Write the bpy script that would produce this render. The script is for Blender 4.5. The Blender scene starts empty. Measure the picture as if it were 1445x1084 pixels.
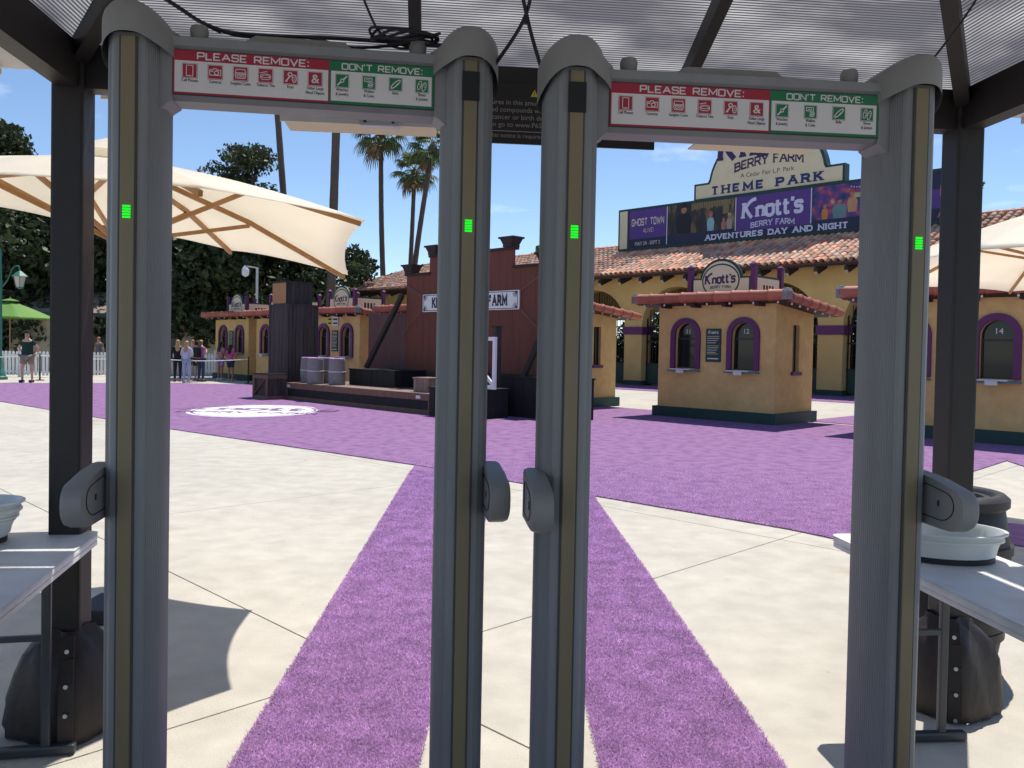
import bpy, bmesh, math, random
import numpy as np
from mathutils import Vector, Matrix, Euler

random.seed(7); rng = np.random.default_rng(7)
R = math.radians; PI = math.pi; S2 = math.sqrt(2)
scene = bpy.context.scene
COL = scene.collection

# ------------------------------------------------------------------ camera, sky, sun, exposure
cam = bpy.data.cameras.new("camera")
cam.sensor_width = 36.0
cam.lens = 36.0 * 1170 / 1445
cam.shift_y = -22.5 / 1445
cam.clip_start = 0.05; cam.clip_end = 3000
camo = bpy.data.objects.new("camera", cam); COL.objects.link(camo)
camo.matrix_world = Matrix.Translation((0, 0, 1.5)) @ Matrix.Rotation(R(90 - 1.3), 4, 'X') @ Matrix.Rotation(R(1.1), 4, 'Z')
scene.camera = camo

SUN = Vector((0.19, 0.36, 1.0)).normalized()
world = bpy.data.worlds.new("World"); scene.world = world; world.use_nodes = True
wn = world.node_tree; wn.nodes.clear()
wo = wn.nodes.new('ShaderNodeOutputWorld'); wb = wn.nodes.new('ShaderNodeBackground')
sk = wn.nodes.new('ShaderNodeTexSky'); sk.sky_type = 'NISHITA'; sk.sun_disc = False
sk.sun_elevation = math.asin(SUN.z); sk.sun_rotation = math.atan2(SUN.x, SUN.y)
sk.air_density = 0.80; sk.dust_density = 0.0; sk.ozone_density = 3.0
# thin scattered clouds
tcw = wn.nodes.new('ShaderNodeTexCoord'); mpw = wn.nodes.new('ShaderNodeMapping'); mpw.inputs['Scale'].default_value = (3.2, 3.2, 11.0)
mpw.inputs['Location'].default_value = (0.55, 0.2, 0.35)
nzw = wn.nodes.new('ShaderNodeTexNoise'); nzw.inputs['Scale'].default_value = 1.6; nzw.inputs['Detail'].default_value = 6; nzw.inputs['Roughness'].default_value = 0.55
crw = wn.nodes.new('ShaderNodeValToRGB'); crw.color_ramp.elements[0].position = 0.60; crw.color_ramp.elements[1].position = 0.82
crw.color_ramp.elements[0].color = (0, 0, 0, 1); crw.color_ramp.elements[1].color = (0.55, 0.55, 0.55, 1)
mxw = wn.nodes.new('ShaderNodeMix'); mxw.data_type = 'RGBA'
mxw.inputs[7].default_value = (9.5, 9.8, 10.2, 1)
wn.links.new(tcw.outputs['Generated'], mpw.inputs['Vector']); wn.links.new(mpw.outputs['Vector'], nzw.inputs['Vector'])
wn.links.new(nzw.outputs['Fac'], crw.inputs['Fac']); wn.links.new(crw.outputs['Color'], mxw.inputs[0])
wn.links.new(sk.outputs['Color'], mxw.inputs[6]); wn.links.new(mxw.outputs[2], wb.inputs['Color'])
wb.inputs['Strength'].default_value = 0.13
wn.links.new(wb.outputs['Background'], wo.inputs['Surface'])

sl = bpy.data.lights.new("sun", 'SUN'); sl.energy = 4.2; sl.angle = R(0.53); sl.color = (1.0, 0.955, 0.88)
so = bpy.data.objects.new("sun", sl); COL.objects.link(so); so.rotation_euler = SUN.to_track_quat('Z', 'Y').to_euler(); so.location = (6, 12, 30)

scene.view_settings.view_transform = 'Standard'; scene.view_settings.look = 'None'
scene.view_settings.exposure = 0.30; scene.view_settings.gamma = 1.0
scene.view_settings.use_curve_mapping = False
scene.render.engine = 'CYCLES'
scene.cycles.max_bounces = 8; scene.cycles.transparent_max_bounces = 16; scene.cycles.use_denoising = True

# ------------------------------------------------------------------ materials
MATS = {}
def mat(name, col, rough=0.7, var=0.12, scale=6.0, bump=0.0, bscale=60.0, metal=0.0, spec=0.4, isl=0.0, stretch=None, col2=None, c2scale=1.5, coat=0.0):
    if name in MATS: return MATS[name]
    m = bpy.data.materials.new(name); m.use_nodes = True; nt = m.node_tree
    b = nt.nodes['Principled BSDF']; b.inputs['Roughness'].default_value = rough; b.inputs['Metallic'].default_value = metal
    b.inputs['Specular IOR Level'].default_value = spec; b.inputs['Coat Weight'].default_value = coat
    geo = nt.nodes.new('ShaderNodeNewGeometry'); mp = nt.nodes.new('ShaderNodeMapping')
    nt.links.new(geo.outputs['Position'], mp.inputs['Vector'])
    if stretch: mp.inputs['Scale'].default_value = stretch
    n = nt.nodes.new('ShaderNodeTexNoise'); n.inputs['Scale'].default_value = scale; n.inputs['Detail'].default_value = 5
    nt.links.new(mp.outputs['Vector'], n.inputs['Vector'])
    mr = nt.nodes.new('ShaderNodeMapRange'); mr.inputs[1].default_value = 0.25; mr.inputs[2].default_value = 0.75
    mr.inputs[3].default_value = 1 - var; mr.inputs[4].default_value = 1 + var
    nt.links.new(n.outputs['Fac'], mr.inputs[0])
    val = mr.outputs[0]
    if isl:
        oi = nt.nodes.new('ShaderNodeObjectInfo'); ad = nt.nodes.new('ShaderNodeMath'); ad.operation = 'MULTIPLY_ADD'; ad.inputs[1].default_value = 7.31
        nt.links.new(oi.outputs['Random'], ad.inputs[0]); nt.links.new(geo.outputs['Random Per Island'], ad.inputs[2])
        fr = nt.nodes.new('ShaderNodeMath'); fr.operation = 'FRACT'; nt.links.new(ad.outputs[0], fr.inputs[0])
        mi = nt.nodes.new('ShaderNodeMapRange'); mi.inputs[3].default_value = 1 - isl; mi.inputs[4].default_value = 1 + isl
        nt.links.new(fr.outputs[0], mi.inputs[0])
        mu = nt.nodes.new('ShaderNodeMath'); mu.operation = 'MULTIPLY'; nt.links.new(val, mu.inputs[0]); nt.links.new(mi.outputs[0], mu.inputs[1]); val = mu.outputs[0]
        islfac = fr.outputs[0]
    base = nt.nodes.new('ShaderNodeRGB'); base.outputs[0].default_value = (*col, 1); bc = base.outputs[0]
    if col2:
        mx = nt.nodes.new('ShaderNodeMix'); mx.data_type = 'RGBA'; nt.links.new(bc, mx.inputs[6]); mx.inputs[7].default_value = (*col2, 1)
        if isl:
            sub = nt.nodes.new('ShaderNodeMath'); sub.operation = 'MULTIPLY'; sub.inputs[1].default_value = 13.7; nt.links.new(islfac, sub.inputs[0])
            f2 = nt.nodes.new('ShaderNodeMath'); f2.operation = 'FRACT'; nt.links.new(sub.outputs[0], f2.inputs[0]); nt.links.new(f2.outputs[0], mx.inputs[0])
        else:
            n2 = nt.nodes.new('ShaderNodeTexNoise'); n2.inputs['Scale'].default_value = c2scale; n2.inputs['Detail'].default_value = 6
            nt.links.new(mp.outputs['Vector'], n2.inputs['Vector'])
            m2 = nt.nodes.new('ShaderNodeMapRange'); m2.inputs[1].default_value = 0.42; m2.inputs[2].default_value = 0.68; nt.links.new(n2.outputs['Fac'], m2.inputs[0])
            nt.links.new(m2.outputs[0], mx.inputs[0])
        bc = mx.outputs[2]
    hv = nt.nodes.new('ShaderNodeVectorMath'); hv.operation = 'SCALE'; nt.links.new(bc, hv.inputs[0]); nt.links.new(val, hv.inputs['Scale'])
    nt.links.new(hv.outputs[0], b.inputs['Base Color'])
    if bump:
        nb = nt.nodes.new('ShaderNodeTexNoise'); nb.inputs['Scale'].default_value = bscale; nb.inputs['Detail'].default_value = 4
        nt.links.new(mp.outputs['Vector'], nb.inputs['Vector'])
        bp = nt.nodes.new('ShaderNodeBump'); bp.inputs['Strength'].default_value = bump; bp.inputs['Distance'].default_value = 0.02
        nt.links.new(nb.outputs['Fac'], bp.inputs['Height']); nt.links.new(bp.outputs['Normal'], b.inputs['Normal'])
    MATS[name] = m
    return m

def emit(name, col, strength):
    m = bpy.data.materials.new(name); m.use_nodes = True; nt = m.node_tree; b = nt.nodes['Principled BSDF']
    b.inputs['Base Color'].default_value = (*col, 1); b.inputs['Emission Color'].default_value = (*col, 1); b.inputs['Emission Strength'].default_value = strength
    MATS[name] = m; return m

M = {}
M['concrete'] = mat('concrete', (0.525, 0.485, 0.410), 0.85, 0.12, 5.0, 0.3, 110, col2=(0.475, 0.438, 0.370), c2scale=0.7)
def weather(m):   # gum spots, drips and rust-tinted spill marks on the paving
    nt = m.node_tree; b = nt.nodes['Principled BSDF']; src = b.inputs['Base Color'].links[0].from_socket; geo = [n for n in nt.nodes if n.type == 'NEW_GEOMETRY'][0]
    def spots(scale, lo, hi, col, src, noise=False, fac=1.0):
        if noise: t = nt.nodes.new('ShaderNodeTexNoise'); t.inputs['Detail'].default_value = 7; t.inputs['Roughness'].default_value = .65; o = t.outputs['Fac']
        else: t = nt.nodes.new('ShaderNodeTexVoronoi'); o = t.outputs['Distance']
        t.inputs['Scale'].default_value = scale; nt.links.new(geo.outputs['Position'], t.inputs['Vector'])
        r = nt.nodes.new('ShaderNodeMapRange'); r.inputs[1].default_value = lo; r.inputs[2].default_value = hi; r.inputs[3].default_value = 0 if noise else fac; r.inputs[4].default_value = fac if noise else 0; nt.links.new(o, r.inputs[0])
        x = nt.nodes.new('ShaderNodeMix'); x.data_type = 'RGBA'; nt.links.new(r.outputs[0], x.inputs[0]); nt.links.new(src, x.inputs[6]); x.inputs[7].default_value = (*col, 1); return x.outputs[2]
    src = spots(1.9, .030, .055, (.17, .15, .14), src, fac=.85); src = spots(.8, .012, .022, (.16, .14, .13), src, fac=.8); src = spots(4.3, .030, .050, (.30, .27, .24), src, fac=.55)
    src = spots(.55, .60, .74, (.36, .27, .17), src, True, .6); src = spots(2.1, .60, .80, (.27, .25, .23), src, True, .40); src = spots(55, .60, .72, (.33, .30, .26), src, True, .5)
    nt.links.new(src, b.inputs['Base Color'])
weather(M['concrete'])
M['ground'] = mat('ground_concrete', (0.42, 0.40, 0.36), 0.9, 0.12, 0.8, 0.2, 40)
M['turf'] = mat('purple_turf', (0.310, 0.172, 0.325), 0.95, 0.32, 70, 0.4, 220, col2=(0.215, 0.112, 0.238), c2scale=5.5, spec=0.12)

M['white_turf'] = mat('white_turf', (0.78, 0.77, 0.78), 0.95, 0.08, 40, 0.4, 200, spec=0.1)
M['gate_grey'] = mat('detector_grey', (0.205, 0.213, 0.226), 0.45, 0.13, 7, 0.08, 240, stretch=(1, 1, .3), spec=0.45)
M['gate_cap'] = mat('detector_cap_grey', (0.225, 0.225, 0.222), 0.5, 0.06, 9, 0.06, 250)
M['strip'] = mat('light_strip_cover', (0.19, 0.158, 0.095), 0.35, 0.14, 9, stretch=(1, 1, .25))
M['gate_dark'] = mat('detector_channel', (0.06, 0.06, 0.06), 0.6, 0.1)
M['led'] = emit('green_led', (0.0, 0.80, 0.015), 0.85)
M['black'] = mat('black_plastic', (0.02, 0.02, 0.022), 0.55, 0.1)
M['tape'] = mat('black_tape', (0.008, 0.009, 0.012), 0.6, 0.2, 40)
M['cable'] = mat('black_cable', (0.012, 0.013, 0.02), 0.5, 0.1)
M['red'] = mat('sign_red', (0.33, 0.018, 0.045), 0.5, 0.04)
M['green'] = mat('sign_green', (0.01, 0.155, 0.065), 0.5, 0.04)
M['signwhite'] = mat('sign_white', (0.62, 0.60, 0.62), 0.5, 0.04)
M['ink'] = mat('sign_ink', (0.03, 0.03, 0.04), 0.6, 0.05)
M['frame_dark'] = mat('canopy_dark_steel', (0.020, 0.017, 0.016), 0.5, 0.15, 12, 0.1, 150, spec=0.35)
M['gutter'] = mat('white_metal', (0.62, 0.60, 0.57), 0.45, 0.08, 5)
M['vinyl'] = mat('dark_vinyl', (0.028, 0.020, 0.018), 0.55, 0.25, 9, 0.25, 18)
M['snap'] = mat('snap_metal', (0.55, 0.55, 0.56), 0.3, 0.05, metal=0.9)
M['table'] = mat('table_plastic', (0.70, 0.69, 0.67), 0.42, 0.08, 9, 0.08, 160, col2=(0.60, 0.59, 0.57), c2scale=5)
M['tableleg'] = mat('table_leg_steel', (0.035, 0.040, 0.048), 0.4, 0.1, spec=0.5)
M['tub'] = mat('tub_plastic', (0.68, 0.70, 0.66), 0.35, 0.04, 8)
M['canvas'] = None
M['wood_pole'] = mat('umbrella_wood', (0.40, 0.20, 0.07), 0.5, 0.15, 20, stretch=(1, 1, 0.2))
M['stucco'] = mat('ochre_stucco', (0.65, 0.43, 0.17), 0.9, 0.10, 6, 0.55, 34, col2=(0.57, 0.37, 0.14), c2scale=1.3)
M['stucco2'] = mat('arcade_stucco', (0.60, 0.42, 0.17), 0.9, 0.10, 1.2, 0.3, 30, col2=(0.52, 0.35, 0.13), c2scale=0.5)
M['purple'] = mat('purple_paint', (0.105, 0.018, 0.095), 0.55, 0.12, 8)
M['dkgreen'] = mat('dark_green_paint', (0.014, 0.050, 0.042), 0.55, 0.15, 6)
M['glass'] = mat('dark_glass', (0.012, 0.014, 0.016), 0.06, 0.0, spec=0.32)
M['bronze'] = mat('dark_frame', (0.02, 0.018, 0.016), 0.4, 0.1)
M['sill'] = mat('sill_white', (0.60, 0.58, 0.58), 0.5, 0.06)
M['teal'] = mat('teal_paint', (0.05, 0.17, 0.24), 0.5, 0.05)
M['tile'] = mat('clay_tile', (0.68, 0.30, 0.185), 0.8, 0.16, 5, 0.2, 40, isl=0.36, col2=(0.42, 0.33, 0.255))
M['tile_red'] = mat('red_clay_tile', (0.40, 0.115, 0.065), 0.6, 0.14, 6, 0.15, 40, isl=0.14, col2=(0.33, 0.10, 0.06))
M['tilebed'] = mat('roof_bed', (0.12, 0.055, 0.035), 0.9, 0.2, 4)
M['mortar'] = mat('mortar', (0.22, 0.22, 0.21), 0.9, 0.2, 14, 0.4)
M['timber'] = mat('dark_timber', (0.035, 0.022, 0.018), 0.75, 0.25, 6)
M['timber_end'] = mat('timber_end', (0.42, 0.37, 0.30), 0.8, 0.15, 10)
M['bulb'] = mat('bulb_white', (0.75, 0.72, 0.66), 0.3, 0.02)
M['cream'] = mat('sign_cream', (0.66, 0.58, 0.40), 0.6, 0.05, 3)
M['navy'] = mat('navy_print', (0.016, 0.017, 0.060), 0.5, 0.06)
M['darkviolet'] = mat('violet_letter', (0.045, 0.014, 0.075), 0.5, 0.06)
M['violet'] = mat('violet_print', (0.085, 0.035, 0.22), 0.5, 0.06)
M['lilac'] = mat('lilac_letter', (0.60, 0.62, 0.78), 0.55, 0.05)
M['blueletter'] = mat('blue_letter', (0.018, 0.028, 0.13), 0.5, 0.05)
M['redwood'] = mat('oxblood_boards', (0.150, 0.047, 0.031), 0.8, 0.16, 3, 0.15, 60, stretch=(4, 4, 0.3))
M['mauve'] = mat('mauve_boards', (0.125, 0.062, 0.055), 0.8, 0.14, 3, stretch=(4, 4, 0.3))
M['weathered'] = mat('weathered_boards', (0.055, 0.043, 0.040), 0.85, 0.35, 5, 0.3, 40, isl=0.25, stretch=(3, 3, 0.35))
M['deck'] = mat('deck_boards', (0.25, 0.165, 0.135), 0.8, 0.18, 4, 0.15, 60, isl=0.15)
M['deckedge'] = mat('deck_edge', (0.15, 0.085, 0.055), 0.8, 0.2, 6, isl=0.1)
M['black_board'] = mat('black_board', (0.013, 0.012, 0.013), 0.8, 0.2, 5)
M['ply'] = mat('plywood', (0.36, 0.19, 0.075), 0.7, 0.12, 5, stretch=(1, 1, 4))
M['drum'] = mat('drum_grey', (0.20, 0.18, 0.185), 0.6, 0.12, 9)
M['drumtop'] = mat('drum_top_lilac', (0.42, 0.24, 0.42), 0.8, 0.1)
M['whitepaint'] = mat('white_paint', (0.74, 0.73, 0.72), 0.55, 0.06, 5)
M['palmtrunk'] = mat('palm_trunk', (0.10, 0.075, 0.06), 0.9, 0.25, 5, 0.5, 14, stretch=(1, 1, 2.5))
M['bark'] = mat('tree_bark', (0.07, 0.052, 0.04), 0.9, 0.3, 6, 0.5, 20)
M['iron'] = mat('wrought_iron', (0.012, 0.012, 0.013), 0.5, 0.1)
M['lampgreen'] = mat('verdigris_paint', (0.035, 0.16, 0.12), 0.5, 0.15, 12)
M['lampglass'] = mat('lamp_glass', (0.50, 0.47, 0.38), 0.25, 0.05)
M['steelpole'] = mat('pole_grey', (0.50, 0.50, 0.52), 0.4, 0.06, metal=0.3)
M['beige'] = mat('beige_wall', (0.52, 0.44, 0.31), 0.85, 0.08, 2)
M['rope'] = mat('rope_white', (0.70, 0.69, 0.67), 0.8, 0.05)

def leafmat(name, c1, c2, tl=0.35, var=.12, sc=.6):
    m = mat(name, c1, 0.55, var, sc, isl=0.45, col2=c2, spec=0.35)
    nt = m.node_tree; b = nt.nodes['Principled BSDF']; out = nt.nodes['Material Output']
    t = nt.nodes.new('ShaderNodeBsdfTranslucent'); ms = nt.nodes.new('ShaderNodeMixShader'); ms.inputs[0].default_value = tl
    src = b.inputs['Base Color'].links[0].from_socket; nt.links.new(src, t.inputs['Color'])
    nt.links.new(b.outputs[0], ms.inputs[1]); nt.links.new(t.outputs[0], ms.inputs[2]); nt.links.new(ms.outputs[0], out.inputs['Surface'])
    return m
M['turf_blade'] = leafmat('purple_turf_blades', (0.78, 0.50, 0.80), (0.48, 0.285, 0.52), 0.45, .24, 7)
M['leaf_dark'] = leafmat('ficus_leaf', (0.060, 0.078, 0.028), (0.028, 0.045, 0.018), 0.22)
M['leaf_mid'] = leafmat('tree_leaf', (0.075, 0.115, 0.035), (0.045, 0.075, 0.022), 0.3)
M['leaf_palm'] = leafmat('palm_leaf', (0.13, 0.17, 0.065), (0.075, 0.11, 0.04), 0.35)
M['leaf_dry'] = leafmat('dry_palm_leaf', (0.20, 0.13, 0.06), (0.13, 0.085, 0.045), 0.2)
M['flower'] = leafmat('yellow_flower', (0.62, 0.36, 0.02), (0.55, 0.22, 0.03), 0.3)
M['canvas'] = leafmat('cream_canvas', (0.97, 0.915, 0.80), (0.97, 0.915, 0.80), 0.54)
M['greencanvas'] = leafmat('green_canvas', (0.22, 0.42, 0.10), (0.22, 0.42, 0.10), 0.35)
for k in ('cream_canvas', 'green_canvas'):     # cloth has no per-piece tint
    for nd in MATS[k].node_tree.nodes:
        if nd.type == 'MAP_RANGE' and abs(nd.inputs[3].default_value - 0.55) < 1e-3: nd.inputs[3].default_value = nd.inputs[4].default_value = 1.0

def polycarb():
    m = bpy.data.materials.new('fluted_polycarbonate'); m.use_nodes = True; nt = m.node_tree; nt.nodes.clear()
    out = nt.nodes.new('ShaderNodeOutputMaterial'); tc = nt.nodes.new('ShaderNodeTexCoord')
    sep = nt.nodes.new('ShaderNodeSeparateXYZ'); nt.links.new(tc.outputs['UV'], sep.inputs[0])
    mu = nt.nodes.new('ShaderNodeMath'); mu.operation = 'MULTIPLY'; mu.inputs[1].default_value = 2 * PI / 0.0125; nt.links.new(sep.outputs[1], mu.inputs[0])
    sn = nt.nodes.new('ShaderNodeMath'); sn.operation = 'SINE'; nt.links.new(mu.outputs[0], sn.inputs[0])
    st = nt.nodes.new('ShaderNodeMapRange'); st.inputs[1].default_value = -0.6; st.inputs[2].default_value = 0.6; nt.links.new(sn.outputs[0], st.inputs[0])
    nz = nt.nodes.new('ShaderNodeTexNoise'); nz.inputs['Scale'].default_value = 1.6; nz.inputs['Detail'].default_value = 3
    mp = nt.nodes.new('ShaderNodeMapping'); mp.inputs['Scale'].default_value = (1.0, 2.4, 1); nt.links.new(tc.outputs['UV'], mp.inputs[0]); nt.links.new(mp.outputs[0], nz.inputs['Vector'])
    cr = nt.nodes.new('ShaderNodeValToRGB'); cr.color_ramp.elements[0].position = 0.40; cr.color_ramp.elements[1].position = 0.62  # blotches put uneven light and neighbouring canopies' shade into the panel colour
    cr.color_ramp.elements[0].color = (0.19, 0.185, 0.195, 1); cr.color_ramp.elements[1].color = (0.60, 0.585, 0.56, 1)
    nt.links.new(nz.outputs['Fac'], cr.inputs[0])
    mc = nt.nodes.new('ShaderNodeMix'); mc.data_type = 'RGBA'; mc.inputs[6].default_value = (0.065, 0.065, 0.078, 1)
    nt.links.new(st.outputs[0], mc.inputs[0]); nt.links.new(cr.outputs[0], mc.inputs[7])
    tr = nt.nodes.new('ShaderNodeBsdfTranslucent'); nt.links.new(mc.outputs[2], tr.inputs['Color'])
    pb = nt.nodes.new('ShaderNodeBsdfPrincipled'); pb.inputs['Roughness'].default_value = 0.3; nt.links.new(mc.outputs[2], pb.inputs['Base Color'])
    ms = nt.nodes.new('ShaderNodeMixShader'); ms.inputs[0].default_value = 0.42
    nt.links.new(tr.outputs[0], ms.inputs[1]); nt.links.new(pb.outputs[0], ms.inputs[2]); nt.links.new(ms.outputs[0], out.inputs['Surface'])
    return m
M['poly'] = polycarb()

# ------------------------------------------------------------------ mesh helpers
class MB:
    def __init__(s): s.v = []; s.f = []; s.uv = {}
    def add(s, vs, fs):
        o = len(s.v); s.v += [tuple(p) for p in vs]; s.f += [tuple(i + o for i in f) for f in fs]; return s
    def box(s, c, d, rot=None, taper=1.0):
        x, y, z = d[0] / 2, d[1] / 2, d[2] / 2; t = taper
        p = [(-x, -y, -z), (x, -y, -z), (x, y, -z), (-x, y, -z), (-x * t, -y * t, z), (x * t, -y * t, z), (x * t, y * t, z), (-x * t, y * t, z)]
        m = Euler(rot).to_matrix() if rot else None
        if m: p = [m @ Vector(q) for q in p]
        p = [(q[0] + c[0], q[1] + c[1], q[2] + c[2]) for q in p]
        return s.add(p, [(0, 3, 2, 1), (4, 5, 6, 7), (0, 1, 5, 4), (1, 2, 6, 5), (2, 3, 7, 6), (3, 0, 4, 7)])
    def bb(s, x0, x1, y0, y1, z0, z1): return s.box(((x0 + x1) / 2, (y0 + y1) / 2, (z0 + z1) / 2), (x1 - x0, y1 - y0, z1 - z0))
    def cbox(s, c, d, b=0.01):   # chamfered box
        x, y, z = d[0] / 2, d[1] / 2, d[2] / 2; bm = bmesh.new()
        bmesh.ops.create_cube(bm, size=1.0, matrix=Matrix.Diagonal((d[0], d[1], d[2], 1)))
        bmesh.ops.bevel(bm, geom=bm.edges[:], offset=b, segments=2, affect='EDGES', profile=0.6)
        bm.verts.index_update()
        s.add([(v.co.x + c[0], v.co.y + c[1], v.co.z + c[2]) for v in bm.verts], [[v.index for v in f.verts] for f in bm.faces]); bm.free(); return s
    def beam(s, a, b, w, h, up=(0, 0, 1)):
        a, b = Vector(a), Vector(b); d = (b - a).normalized(); sd = d.cross(Vector(up)).normalized(); u = sd.cross(d)
        p = []
        for q in (a, b):
            for i, j in ((-1, -1), (1, -1), (1, 1), (-1, 1)): p.append(q + sd * (i * w / 2) + u * (j * h / 2))
        return s.add(p, [(0, 3, 2, 1), (4, 5, 6, 7), (0, 1, 5, 4), (1, 2, 6, 5), (2, 3, 7, 6), (3, 0, 4, 7)])
    def tube(s, pts, r, n=8, closed=False, cap=True):
        pts = [Vector(p) for p in pts]; N = len(pts); rs = r if isinstance(r, (list, tuple)) else [r] * N
        vs = []; prev = None
        for i in range(N):
            a = pts[i - 1] if i else (pts[-1] if closed else pts[0]); b = pts[i + 1] if i < N - 1 else (pts[0] if closed else pts[-1])
            t = (b - a).normalized()
            if prev is None: prev = t.orthogonal().normalized()
            nn = (prev - t * prev.dot(t)); nn = nn.normalized() if nn.length > 1e-6 else t.orthogonal().normalized(); prev = nn; bn = t.cross(nn)
            for k in range(n): vs.append(pts[i] + (nn * math.cos(2 * PI * k / n) + bn * math.sin(2 * PI * k / n)) * rs[i])
        fs = []
        for i in range(N if closed else N - 1):
            j = (i + 1) % N
            for k in range(n): fs.append((i * n + k, i * n + (k + 1) % n, j * n + (k + 1) % n, j * n + k))
        if cap and not closed: fs += [tuple(range(n - 1, -1, -1)), tuple((N - 1) * n + k for k in range(n))]
        return s.add(vs, fs)
    def lathe(s, prof, c=(0, 0, 0), n=24, sx=1.0, sy=1.0, cap=True):
        vs = []; fs = []
        for r, z in prof:
            for k in range(n): vs.append((c[0] + r * sx * math.cos(2 * PI * k / n), c[1] + r * sy * math.sin(2 * PI * k / n), c[2] + z))
        for i in range(len(prof) - 1):
            for k in range(n): fs.append((i * n + k, i * n + (k + 1) % n, (i + 1) * n + (k + 1) % n, (i + 1) * n + k))
        if cap: fs += [tuple(range(n - 1, -1, -1)), tuple((len(prof) - 1) * n + k for k in range(n))]
        return s.add(vs, fs)
    def prism(s, poly, t0, t1, fn):   # poly in 2D, extruded t0..t1; fn(a,b,t)->xyz
        n = len(poly); vs = [fn(a, b, t0) for a, b in poly] + [fn(a, b, t1) for a, b in poly]
        return s.add(vs, [tuple(range(n - 1, -1, -1)), tuple(range(n, 2 * n))] + [(i, (i + 1) % n, n + (i + 1) % n, n + i) for i in range(n)])
    def mesh(s, name, smooth=False, tri=False, recalc=True):
        me = bpy.data.meshes.new(name); me.from_pydata(s.v, [], s.f)
        bm = bmesh.new(); bm.from_mesh(me)
        ng = [f for f in bm.faces if len(f.verts) > 4]
        if ng: bmesh.ops.triangulate(bm, faces=ng)
        if recalc: bmesh.ops.recalc_face_normals(bm, faces=bm.faces[:])
        bm.to_mesh(me); bm.free()
        if smooth: smooth_mesh(me, smooth if isinstance(smooth, (int, float)) and not isinstance(smooth, bool) else 35)
        return me
    def build(s, name, m, parent=None, smooth=False, recalc=True):
        return obj(name, s.mesh(name, smooth, recalc=recalc), m, parent)

def smooth_mesh(me, ang=35):
    bm = bmesh.new(); bm.from_mesh(me)
    for f in bm.faces: f.smooth = True
    for e in bm.edges:
        if len(e.link_faces) == 2 and e.calc_face_angle(0) > R(ang): e.smooth = False
    bm.to_mesh(me); bm.free()

def obj(name, me, m=None, parent=None):
    o = bpy.data.objects.new(name, me); COL.objects.link(o)
    if m is not None and not me.materials: me.materials.append(m)
    if parent: o.parent = parent
    return o
def tag(o, label=None, cat=None, group=None, kind=None):
    if label: o['label'] = label
    if cat: o['category'] = cat
    if group: o['group'] = group
    if kind: o['kind'] = kind
    return o
def thing(name, label, cat, loc=(0, 0, 0), rz=0.0, group=None):
    o = bpy.data.objects.new(name, None); COL.objects.link(o); o.empty_display_size = 0.2
    o.location = loc; o.rotation_euler = (0, 0, rz); return tag(o, label, cat, group)
def kids(o): return [c for c in COL.objects if c.parent == o]
def copy_tree(o, parent=None, skip=()):
    c = o.copy(); COL.objects.link(c); c.parent = parent
    for ch in list(o.children):
        if ch.name.split('.')[0] not in skip: copy_tree(ch, c, skip)
    return c
def uvw(u, v, z=0.0): return ((u + v) / S2, (v - u) / S2, z)
RZ = -PI / 4     # the square, its booths and its arcade run at 45 degrees

def fast_mesh(name, V, F):
    me = bpy.data.meshes.new(name); V = np.asarray(V, dtype=np.float32); F = np.asarray(F, dtype=np.int32); k = F.shape[1]
    me.vertices.add(len(V)); me.vertices.foreach_set('co', V.ravel())
    me.loops.add(F.size); me.loops.foreach_set('vertex_index', F.ravel())
    me.polygons.add(len(F)); me.polygons.foreach_set('loop_start', np.arange(0, F.size, k, dtype=np.int32))
    try: me.polygons.foreach_set('loop_total', np.full(len(F), k, dtype=np.int32))
    except Exception: pass
    me.update(); me.validate(); return me

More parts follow.
